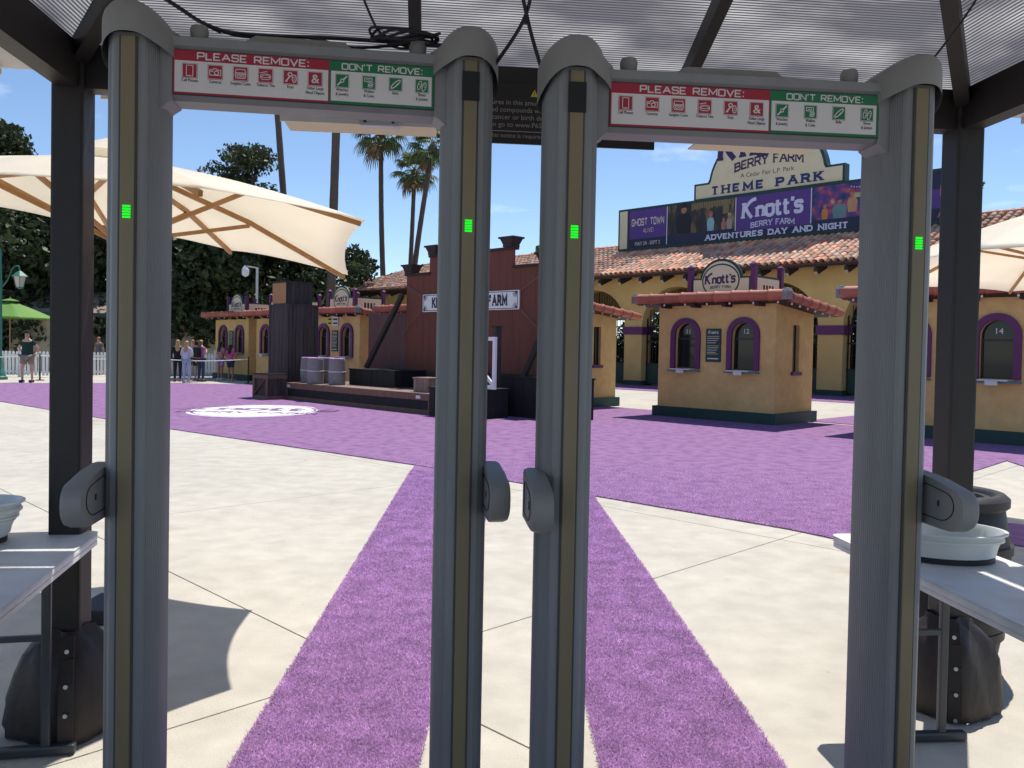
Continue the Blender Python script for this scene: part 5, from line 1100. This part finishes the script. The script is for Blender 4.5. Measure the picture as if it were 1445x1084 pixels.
def tree(name, label, x, y, h, spread, trunk_h, m, seed, per=520, size=.22, nclump=26, group='dark trees beyond the booths', low=.0, tr=.32):
    r = thing(name, label, 'tree', (x, y, -.01), 0, group); g = random.Random(seed); cs = []; rs = []
    for k in range(nclump):
        t = g.random(); a = g.uniform(0, 2 * PI); z = trunk_h + (h - trunk_h) * (low + (1 - low) * t); env = spread * math.sqrt(max(.06, 1 - ((t - .38) / .66) ** 2))
        d = env * math.sqrt(g.random()); rr = g.uniform(.75, 1.35) * spread * .30; cs.append((d * math.cos(a), d * math.sin(a), min(z, h - rr * .8))); rs.append(rr)
    V, F = leaf_cloud(cs, rs, per, size, .8, seed); me = fast_mesh('crown', V, F); me.materials.append(m); obj('crown', me, None, r)
    q = MB(); q.tube(wob([(0, 0, 0), (g.uniform(-.15, .15), g.uniform(-.15, .15), trunk_h * .5), (g.uniform(-.3, .3), g.uniform(-.3, .3), trunk_h), (0, 0, h * .75)], 12), [tr * (1.15 - .9 * i / 15) for i in range(len(wob([(0, 0, 0), (1, 0, 0), (2, 0, 0), (3, 0, 0)], 12)))], 9)
    for k in range(7):
        c = cs[k]; q.tube([(0, 0, trunk_h * g.uniform(.7, 1.1)), (c[0] * .5, c[1] * .5, (trunk_h + c[2]) / 2), c], [tr * .5, tr * .3, tr * .1], 6)
    q.build('trunk', M['bark'], r, smooth=50); return r
tree('ficus_tree', 'big dark tree at far left behind the lamp post', -30.5, 45.0, 13.3, 6.0, 2.6, M['leaf_dark'], 11, 620, .20, 40, low=-.05, tr=.5)
tree('ficus_tree', 'dark spreading tree above the beige building', -21.5, 45.5, 9.6, 5.6, 2.6, M['leaf_dark'], 12, 620, .20, 36, low=-.1, tr=.45)
tree('ficus_tree', 'dark tree above the farthest left booth', -15.2, 45.0, 9.0, 5.2, 2.5, M['leaf_dark'], 13, 620, .19, 36, low=-.1, tr=.45)
tree('ficus_tree', 'dark tree right of the white camera pole', -11.0, 49.5, 7.9, 3.8, 2.2, M['leaf_dark'], 14, 560, .18, 26)
tree('tall_tree', 'tall rounded tree top rising over the cream umbrella', -21.0, 64.0, 16.8, 3.1, 8.0, M['leaf_dark'], 15, 340, .16, 34, group='tall tree', tr=.35)
tree('small_tree', 'small green tree between crate tower and arcade', -14.3, 68.0, 6.9, 2.6, 1.8, M['leaf_mid'], 16, 420, .2, 16, group='small trees behind')
tree('small_tree', 'distant tree top just above the roof ridge right of the false front', 2.8, 78.0, 11.6, 3.2, 4.0, M['leaf_mid'], 17, 380, .22, 14, group='small trees behind')
tree('small_tree', 'distant tree top above the roof right of the right canopy post', 29.6, 56.0, 14.6, 2.2, 5, M['leaf_mid'], 27, 380, .2, 12, group='small trees behind')
for i, (u, v, h, s, m, lab) in enumerate(((-20.5, 38.5, 4.6, 2.3, 'leaf_mid', 'leafy tree seen through the arch left of booth 11'), (-15.6, 38, 4.4, 2.4, 'leaf_mid', 'leafy tree seen through the arch over booth 12'), (-11.2, 40.5, 5.0, 2.6, 'leaf_dark', 'dark tree seen through the arch right of booth 12'), (-24.8, 39.5, 4.6, 2.4, 'leaf_dark', 'dark tree behind the arch left of the first pillar'), (-17.9, 42, 4.8, 2.6, 'leaf_dark', 'dark tree deeper behind the arch over booth 11'), (-7.5, 39, 4.8, 2.6, 'leaf_dark', 'dark tree behind the arch at booth 14'))):
    x, y, _ = uvw(u, v); tree('garden_tree', lab, x, y, h + .6, s + .5, .5, M[m], 30 + i, 430, .15, 18, group='trees behind the arcade', tr=.2)
def shrub(label, u, v, h, w, seed):
    x, y, _ = uvw(u, v); r = thing('flowering_shrub', label, 'shrub', (x, y, -.01), 0, 'yellow flowering shrubs behind the iron gates'); g = random.Random(seed)
    cs = [(g.uniform(-w, w) * .6, g.uniform(-w, w) * .6, g.uniform(.3, h * .8)) for _ in range(14)]; V, F = leaf_cloud(cs, [g.uniform(.3, .5) for _ in cs], 1100, .07, .9, seed); me = fast_mesh('foliage', V, F); me.materials.append(M['leaf_mid']); obj('foliage', me, None, r)
    V, F = leaf_cloud([(c[0], c[1], c[2] + .1) for c in cs[:10]], [.42] * 10, 330, .085, .9, seed + 1); me = fast_mesh('blossoms', V, F); me.materials.append(M['flower']); obj('blossoms', me, None, r)
    q = MB(); 
    for c in cs[:6]: q.tube([(0, 0, 0), (c[0] * .5, c[1] * .5, c[2] * .5), c], [.04, .025, .01], 5)
    q.build('stems', M['bark'], r)
shrub('yellow flowering shrub behind the gate right of booth 12', -12.1, 33.6, 2.1, 1.0, 3); shrub('yellow flowering shrub farther right behind the same gate', -10.6, 33.2, 2.4, 1.0, 4)
shrub('yellow flowering shrub behind the gate left of booth 11', -21.3, 34.0, 1.2, .8, 5)

for i_, (u_, lab_) in enumerate(((-28.6, 'dense dark hedge seen through the bars beside the half hidden booth'), (-24.6, 'dense dark hedge behind the arch left of booth 11'), (-17.9, 'dense dark hedge behind the arches over booth 11 and 12'), (-13.4, 'dense dark hedge behind the pillar right of booth 12'), (-8.9, 'dense dark hedge behind the arch at booth 14'))):
    x_, y_, _ = uvw(u_, 36.3); hd_ = thing('garden_hedge', lab_, 'hedge', (x_, y_, -.01), RZ, 'hedges behind the arcade'); g_ = random.Random(60 + i_)
    cs_ = [(g_.uniform(-2.4, 2.4), g_.uniform(-.4, .4), g_.uniform(.3, 2.7)) for _ in range(34)]; V_, F_ = leaf_cloud(cs_, [g_.uniform(.5, .75) for _ in cs_], 620, .10, .95, 80 + i_); me_ = fast_mesh('foliage', V_, F_); me_.materials.append(M['leaf_dark']); obj('foliage', me_, None, hd_)
    q = MB()
    for c_ in cs_[:8]: q.tube([(c_[0] * .8, 0, 0), (c_[0] * .9, c_[1] * .5, c_[2] * .5), c_], [.05, .03, .012], 5)
    q.build('stems', M['bark'], hd_)
def palm(label, base, top, rr, crown=True, seed=1, fs=1.0):
    r = thing('fan_palm', label, 'palm tree', (base[0], base[1], -.01), 0, 'tall fan palms'); g = random.Random(seed); T = Vector(top) - Vector((base[0], base[1], 0)); N = 26
    bend = Vector((g.uniform(-.3, .3), 0, 0))
    pts = [T * (i / N) + bend * math.sin(PI * i / N) for i in range(N + 1)]; q = MB(); q.tube(pts, [rr * (1.12 - .3 * i / N) * (1 + .05 * (i % 2)) for i in range(N + 1)], 12); q.build('trunk', M['palmtrunk'], r, smooth=60)
    V = []; F = []; Vd = []; Fd = []
    nf = 36
    for k in range(nf):
        az = 2 * PI * k * .618 + g.uniform(-.2, .2); el = R(75 - 135 * (k / nf) ** .9 + g.uniform(-8, 8)); dry = el < R(-45)
        d = Vector((math.cos(az) * math.cos(el), math.sin(az) * math.cos(el), math.sin(el))); L = fs * g.uniform(.85, 1.15); p0 = T + Vector((0, 0, .1)); tip = p0 + d * L + Vector((0, 0, -.12 * L))
        side = d.cross(Vector((0, 0, 1))).normalized() if abs(d.z) < .98 else Vector((1, 0, 0)); up = side.cross(d)
        VV, FF = (Vd, Fd) if dry else (V, F)
        o = len(VV); VV += [p0 - side * .02, p0 + side * .02, tip + side * .015, tip - side * .015]; FF.append((o, o + 1, o + 2, o + 3))
        for j in range(19):
            a = R(-105 + 210 * j / 18); dd = (d * math.cos(a) + side * math.sin(a)).normalized(); l = fs * (.95 - .25 * abs(a) / R(105)) * g.uniform(.85, 1.1)
            m1 = tip + dd * l * .55 + up * .05; m2 = tip + dd * l * .8 + Vector((0, 0, -.14 * l)); e = tip + dd * l * .93 + Vector((0, 0, -.42 * l)); s = dd.cross(up).normalized() * .045 * fs
            o = len(VV); VV += [tip - s * .4, tip + s * .4, m1 + s, m1 - s, m2 + s * .7, m2 - s * .7, e + s * .1, e - s * .1]; FF += [(o, o + 1, o + 2, o + 3), (o + 3, o + 2, o + 4, o + 5), (o + 5, o + 4, o + 6, o + 7)]
    me = fast_mesh('fronds', [tuple(v) for v in V], F); me.materials.append(M['leaf_palm']); obj('fronds', me, None, r)
    if Vd: me = fast_mesh('dry_fronds', [tuple(v) for v in Vd], Fd); me.materials.append(M['leaf_dry']); obj('dry_fronds', me, None, r)
    q = MB(); q.lathe([(rr * .8, -1.1), (rr * 1.5, -.6), (rr * 1.9, -.2), (rr * 1.2, .1), (.05, .4)], tuple(T), 10); q.build('crown_shaft', M['palmtrunk'], r)
    return r
palm('fan palm with full crown, leftmost of the three together', (-9.0, 60.0), (-9.75, 60.0, 16.9), .19, seed=3, fs=1.22)
palm('fan palm with lower crown, middle of the three together', (-7.9, 60.5), (-7.35, 60.5, 14.2), .17, seed=5, fs=1.0)
palm('leaning fan palm, rightmost of the three together', (-7.6, 58.0), (-5.80, 58.0, 15.5), .19, seed=8, fs=1.1)
palm('tall bare palm trunk above the right half of the cream umbrella', (-13.5, 52.0), (-15.6, 52.0, 24.0), .20, seed=9, fs=1.3)
palm('tall thick dark palm trunk behind the crate tower', (-9.3, 42.0), (-8.9, 42.0, 21.0), .21, seed=12, fs=1.3)

# ================================================================== FAR LEFT: fence, building, lamp, pole, rope
def fence(label, p0, p1):
    a, b = Vector((*p0, 0)), Vector((*p1, 0)); d = b - a; L = d.length; r = thing('picket_fence', label, 'fence', (a.x, a.y, -.008), math.atan2(d.y, d.x), 'white picket fences at the far left'); n = int(L / .145)
    pk = MB(); pk.prism([(-.045, .08), (.045, .08), (.045, 1.02), (0, 1.06), (-.045, 1.02)], -.012, .012, lambda x, z, t: (x, t, z)); pme = pk.mesh('picket'); pme.materials.append(M['whitepaint'])
    for k in range(n): o = obj('picket', pme, None, r); o.location = ((k + .5) * L / n, -.03, 0)
    for z in (.22, .88): q = MB(); q.bb(0, L, -.012, .03, z - .04, z + .04); q.build('rail', M['whitepaint'], r)
    k = 0
    while k <= L + .01: q = MB(); q.bb(k - .07, k + .07, .035, .17, 0, 1.12); q.box((k, .10, 1.15), (.19, .19, .05)); q.box((k, .10, 1.20), (.15, .15, .06), taper=.1); q.build('fence_post', M['whitepaint'], r); k += L / 3
fence('white picket fence behind the man in the green shirt', (-22.6, 33.4), (-18.6, 33.6)); fence('white picket fence panel between the dark post and left gate', (-18.2, 34.2), (-14.9, 38.5)); fence('white picket fence panel behind the four women', (-14.6, 38.6), (-12.2, 38.4))
bh = thing('beige_building', 'low beige building with tiled roof behind the picket fence', 'building', (-24.5, 41.0, -.01), R(8))
q = MB(); q.bb(-7, 9.5, 0, 5, 0, 2.95); q.build('wall', M['beige'], bh)
q = MB(); q.add([(-7.6, -.7, 2.85), (10.1, -.7, 2.85), (10.1, 5.6, 2.85), (-7.6, 5.6, 2.85), (-6, 2.4, 4.1), (8.5, 2.4, 4.1)], [(0, 1, 5, 4), (2, 3, 4, 5), (1, 2, 5), (3, 0, 4), (3, 2, 1, 0)]); rf_ = q.build('roof', mat('far_shingle', (.30, .22, .17), .9, .25, 3), bh)
q = MB(); q.bb(-7.65, 10.15, -.76, -.705, 2.72, 2.90); q.build('gutter', M['dkgreen'], bh)
for x in (-5, -1.5, 3.0, 6.5): q = MB(); q.bb(x, x + 1.2, -.03, .0, .95, 2.2); f = q.build('window', M['glass'], bh); q = MB(); q.bb(x - .08, x + 1.28, -.06, -.031, .86, .94); q.build('sill', M['whitepaint'], f)
lp = thing('street_lamp', 'verdigris lamp post with hanging lantern at the far left edge', 'street lamp', (-19.15, 31.0, 0), R(0))
q = MB(); q.lathe([(.26, 0), (.26, .10), (.20, .14), (.17, .30), (.12, .36), (.08, .9), (.065, 1.1), (.06, 3.5), (.08, 3.55), (.05, 3.7), (.04, 4.6), (.06, 4.65), (.0, 4.9)], n=16); q.build('post', M['lampgreen'], lp, smooth=40)
for sx in (1, -1):
    q = MB(); q.tube(wob([(0, 0, 3.4), (sx * .25, 0, 3.7), (sx * .45, 0, 4.15), (sx * .66, 0, 4.25), (sx * .72, 0, 4.05)], 20), .025, 7); q.build('arm', M['lampgreen'], lp, smooth=60)
    q = MB(); q.lathe([(.30, 3.86), (.26, 3.90), (.10, 4.03), (.03, 4.08)], (sx * .72, 0, 0), 6); hd = q.build('lantern_hood', M['lampgreen'], lp); q = MB(); q.lathe([(.13, 3.46), (.23, 3.86)], (sx * .72, 0, 0), 6); q.build('lantern_glass', M['lampglass'], hd)
    q = MB()
    for k in range(6): a = 2 * PI * k / 6; q.tube([(sx * .72 + .135 * math.cos(a), .135 * math.sin(a), 3.45), (sx * .72 + .235 * math.cos(a), .235 * math.sin(a), 3.87)], .012, 5)
    q.lathe([(.14, 3.43), (.14, 3.465), (.05, 3.40)], (sx * .72, 0, 0), 6); q.build('lantern_frame', M['lampgreen'], hd)
cp_ = thing('camera_pole', 'white pole with a dome camera on its arm over the left booths', 'pole', (-12.2, 39.5, 0), 0)
q = MB(); q.tube([(0, 0, 0), (0, 0, 5.15)], .06, 10); q.build('pole', M['steelpole'], cp_, smooth=40)
q = MB(); q.tube([(.05, 0, 5.12), (-.62, 0, 5.22)], .03, 8); q.build('arm', M['steelpole'], cp_)
q = MB(); q.lathe([(.05, 5.20), (.10, 5.16), (.17, 5.05), (.17, 4.86), (.14, 4.76), (.02, 4.70)], (-.56, 0, 0), 16); q.build('dome_camera', M['whitepaint'], cp_, smooth=40)
rp = thing('rope_barrier', 'thin pale rope on dark stanchions in front of the people', 'barrier', (0, 0, 0))
SP = [(-22.0, 30.9), (-17.6, 30.9), (-13.9, 31.3), (-10.05, 31.6)]
for (x, y) in SP: q = MB(); q.lathe([(.16, .0), (.16, .02), (.03, .04), (.025, .98), (.035, 1.0), (.0, 1.03)], (x, y, 0.0), 12); q.build('stanchion', M['iron'], rp, smooth=40)
for (x0, y0), (x1, y1) in zip(SP[:-1], SP[1:]): q = MB(); q.tube([(x0 + (x1 - x0) * t, y0 + (y1 - y0) * t, .93 - .10 * 4 * t * (1 - t)) for t in [k / 10 for k in range(11)]], .018, 6); q.build('rope', M['rope'], rp)

# ================================================================== PEOPLE
def skin(name, verts, edges, radii, m, parent, sub=2, root=0):
    me = bpy.data.meshes.new('sk'); me.from_pydata(verts, edges, []); o = bpy.data.objects.new('sk', me); COL.objects.link(o)
    md = o.modifiers.new('s', 'SKIN'); md.use_smooth_shade = True; md.branch_smoothing = .6
    for i, d in enumerate(me.skin_vertices[0].data):
        rr = radii[i]; d.radius = rr if isinstance(rr, tuple) else (rr, rr); d.use_root = (i == root)
    sd = o.modifiers.new('d', 'SUBSURF'); sd.levels = sub; sd.render_levels = sub
    dg = bpy.context.evaluated_depsgraph_get(); out = bpy.data.meshes.new_from_object(o.evaluated_get(dg)); out.name = name
    bpy.data.objects.remove(o); bpy.data.meshes.remove(me); out.materials.clear(); out.materials.append(m)
    return obj(name, out, None, parent)
SKN = [mat('skin_light', (.55, .33, .23), .6, .05), mat('skin_tan', (.36, .19, .12), .6, .05), mat('skin_brown', (.20, .10, .06), .6, .05)]
def person(label, x, y, face, h, skn, shirt, bottom, hair, long_hair=False, shorts=True, arms='down', sleeves=False, hat=None, fat=1.0, shoes=(.05, .05, .06), stance=.10, skirt=False, bag=None, seed=0, group='visitors'):
    r = thing('person', label, 'person', (x, y, 0.006), face, group); s = h / 1.7; g = random.Random(seed)
    S = lambda a, b, c: (a * s, b * s, c * s); f = fat
    # facing -y
    LH, RH = {'down': ((-.24, .00, .80), (.24, .00, .80)), 'hips': ((-.17, -.10, .98), (.17, -.10, .98)), 'front': ((-.10, -.26, 1.12), (.10, -.26, 1.12)), 'phone': ((-.08, -.24, 1.30), (.24, .0, .82)), 'back': ((-.12, .15, .95), (.12, .15, .95)), 'face': ((-.05, -.16, 1.48), (.22, -.03, .82))}[arms]
    LE, RE = {'down': ((-.235, .03, 1.10), (.235, .03, 1.10)), 'hips': ((-.33 * f, .06, 1.12), (.33 * f, .06, 1.12)), 'front': ((-.23, -.02, 1.10), (.23, -.02, 1.10)), 'phone': ((-.23, -.05, 1.12), (.235, .03, 1.10)), 'back': ((-.30, .10, 1.12), (.30, .10, 1.12)), 'face': ((-.24, -.10, 1.22), (.235, .03, 1.1))}[arms]
    st = stance; k1, k2 = g.uniform(-.04, .04), g.uniform(-.04, .04)
    V = [S(0, 0, .93), S(0, .0, 1.08), S(0, .01, 1.25), S(0, .01, 1.38), S(0, 0, 1.47), S(0, -.01, 1.54), S(0, -.015, 1.62), S(0, -.005, 1.68),
         S(-.15, .01, 1.375), LE and S(*LE), S(*LH), S(.15, .01, 1.375), S(*RE), S(*RH),
         S(-.09, 0, .86), S(-st, -.02 + k1, .48), S(-st, .01 + k1, .09), S(-st - .01, -.12 + k1, .035), S(.09, 0, .86), S(st, -.02 + k2, .48), S(st, .01 + k2, .09), S(st + .01, -.12 + k2, .035),
         S(LH[0] * .98, LH[1] - .03, LH[2] - .09), S(RH[0] * .98, RH[1] - .03, RH[2] - .09)]
    E_ = [(0, 1), (1, 2), (2, 3), (3, 4), (4, 5), (5, 6), (6, 7), (3, 8), (8, 9), (9, 10), (3, 11), (11, 12), (12, 13), (0, 14), (14, 15), (15, 16), (16, 17), (0, 18), (18, 19), (19, 20), (20, 21), (10, 22), (13, 23)]
    ra = [(.15 * f, .11 * f), (.135 * f, .10 * f), (.145 * f, .105 * f), (.11, .085), .052, (.068, .080), (.078, .092), (.055, .068), .058, .042, .030, .058, .042, .030, .082 * f, .055, .036, .033, .082 * f, .055, .036, .033, .022, .022]
    ra = [tuple(q * s for q in a) if isinstance(a, tuple) else a * s for a in ra]
    skin('body', V, E_, ra, skn, r)
    up = lambda a, k=.016: tuple(q + k * s for q in a) if isinstance(a, tuple) else a + k * s
    # top
    mx = .55
    LM = tuple(V[8][i] + (V[9][i] - V[8][i]) * mx for i in range(3)); RM = tuple(V[11][i] + (V[12][i] - V[11][i]) * mx for i in range(3))
    tv = [S(0, 0, .82), V[1], V[2], V[3], V[8], LM, V[11], RM]; te = [(0, 1), (1, 2), (2, 3), (3, 4), (4, 5), (3, 6), (6, 7)]; tr_ = [up(ra[0], .02), up(ra[1], .022), up(ra[2]), up(ra[3], .012), up(ra[8], .014), up(.052 * s, .016), up(ra[8], .014), up(.052 * s, .016)]
    if sleeves: n = len(tv); tv += [V[9], V[10], V[12], V[13]]; te += [(5, n), (n, n + 1), (7, n + 2), (n + 2, n + 3)]; tr_ += [up(ra[9], .012), up(ra[10], .010), up(ra[12], .012), up(ra[13], .010)]
    skin('shirt', tv, te, tr_, shirt, r)
    kz = .55 if shorts else 1.0
    lk = (lambda a, b, t: tuple(a[i] + (b[i] - a[i]) * t for i in range(3)))
    pv = [S(0, 0, .94), V[14], V[18]]; pe = [(0, 1), (0, 2)]; pr = [up(ra[0], .014), up(ra[14], .018), up(ra[18], .018)]
    if shorts: pv += [lk(V[14], V[15], .75), lk(V[18], V[19], .75)]; pe += [(1, 3), (2, 4)]; pr += [up(.075 * s * f, .014), up(.075 * s * f, .014)]
    else: pv += [V[15], V[16], V[19], V[20]]; pe += [(1, 3), (3, 4), (2, 5), (5, 6)]; pr += [up(ra[15], .012), up(ra[16], .010), up(ra[19], .012), up(ra[20], .010)]
    skin('shorts' if shorts else 'trousers', pv, pe, pr, bottom, r)
    hm = hair
    hv = [S(0, .02, 1.655), S(0, .035, 1.58)]; he = [(0, 1)]; hr = [(.088 * s, .098 * s), (.080 * s, .075 * s)]
    if long_hair: hv += [S(0, .075, 1.46), S(0, .115, 1.30), S(0, .12, 1.20)]; he += [(1, 2), (2, 3), (3, 4)]; hr += [(.095 * s, .055 * s), (.095 * s, .045 * s), (.06 * s, .03 * s)]
    skin('hair', hv, he, hr, hm, r)
    q = MB()
    for sx in (-1, 1): q.lathe([(.004, -.012), (.009, -.004), (.009, .004), (.004, .012)], S(sx * .030, -.093, 1.60), 6)
    q.build('eyes', M['ink'], r); q = MB(); q.box(S(0, -.103, 1.565), S(.022, .026, .04), taper=.6); q.build('nose', skn, r)
    q = MB(); q.box(S(0, -.092, 1.525), S(.045, .012, .012)); q.build('mouth', mat('lips', (.35, .12, .10), .6), r)
    q = MB()
    for i in (16, 20): v = V[i]; q.cbox((v[0], v[1] - .055 * s, .045 * s), (.10 * s, .26 * s, .085 * s), .02 * s)
    q.build('shoes', mat('shoe_%d' % int(sum(shoes) * 100), shoes, .6), r)
    if bag: q = MB(); q.cbox(S(0, .20, 1.18), S(.30, .15, .42), .045 * s); q.build('backpack', bag, r, smooth=50)
    if hat: q = MB(); q.lathe([(.11, 1.64), (.10, 1.69), (.07, 1.725), (.01, 1.74)], S(0, 0, 0)[:3], 14); q.v = [(a * s, b * s, c * s) for a, b, c in q.v]; q.box(S(0, -.13, 1.645), S(.17, .13, .015)); q.build('cap', hat, r, smooth=40)
    return r
cl = lambda n, c: mat('cloth_' + n, c, .85, .12, 12)
person('man in dark green shirt and khaki shorts at the far left', -17.05, 29.15, R(10), 1.80, SKN[0], cl('darkgreen', (.012, .045, .028)), cl('khaki', (.27, .23, .17)), mat('hair_dark', (.015, .012, .010), .6), arms='back', hat=cl('black', (.012, .012, .012)), fat=1.28, stance=.14, seed=1, shoes=(.02, .02, .02))
bl_, dk = mat('hair_blonde', (.42, .27, .12), .6, .2, 20), MATS['hair_dark']; br = mat('hair_brown', (.20, .10, .045), .6, .2, 20)
person('woman in black with a hand at her face, left of the four', -12.95, 32.1, R(200), 1.64, SKN[0], cl('black', (.012, .012, .012)), cl('blackjean', (.014, .014, .017)), bl_, True, False, 'face', True, seed=2, shoes=(.30, .10, .12))
person('woman with long blonde hair and white top, middle of the four', -12.25, 31.2, R(172), 1.60, SKN[0], cl('paleblue', (.50, .52, .62)), cl('lightjean', (.34, .40, .55)), bl_, True, False, 'front', True, seed=3, shoes=(.45, .42, .42))
person('woman in pink top with black backpack, right of the four', -12.10, 32.2, R(160), 1.65, SKN[0], cl('pinkviolet', (.42, .14, .36)), cl('navyjean', (.03, .045, .09)), br, True, False, 'phone', seed=4, bag=cl('black', (.012, .012, .012)))
person('woman standing behind the others, mostly hidden in the group', -12.75, 33.1, R(15), 1.66, SKN[0], cl('lilacgrey', (.40, .36, .44)), cl('blackjean', (.014, .014, .017)), bl_, True, True, 'front', seed=5, shoes=(.45, .2, .25))
person('girl with long dark hair in lilac shorts at the far booth window', -12.00, 34.15, R(150), 1.62, SKN[1], cl('peachtop', (.45, .22, .20)), cl('lilacshorts', (.42, .26, .55)), dk, True, True, 'front', seed=6, shoes=(.6, .6, .6))
person('girl in bright pink shirt at the far booth window', -11.38, 33.5, R(165), 1.50, SKN[1], cl('hotpink', (.62, .08, .30)), cl('denim', (.035, .05, .10)), dk, True, True, 'front', seed=7, shoes=(.5, .4, .4))
person('dark haired visitor behind the picket fence, left one of two', -18.4, 36.9, R(-20), 1.72, SKN[1], cl('grey', (.10, .10, .11)), cl('blackjean', (.014, .014, .017)), dk, False, False, seed=8)
person('dark haired visitor behind the picket fence, right one of two', -17.3, 37.4, R(25), 1.68, SKN[1], cl('darkgrey', (.04, .04, .045)), cl('blackjean', (.014, .014, .017)), dk, False, False, seed=9)
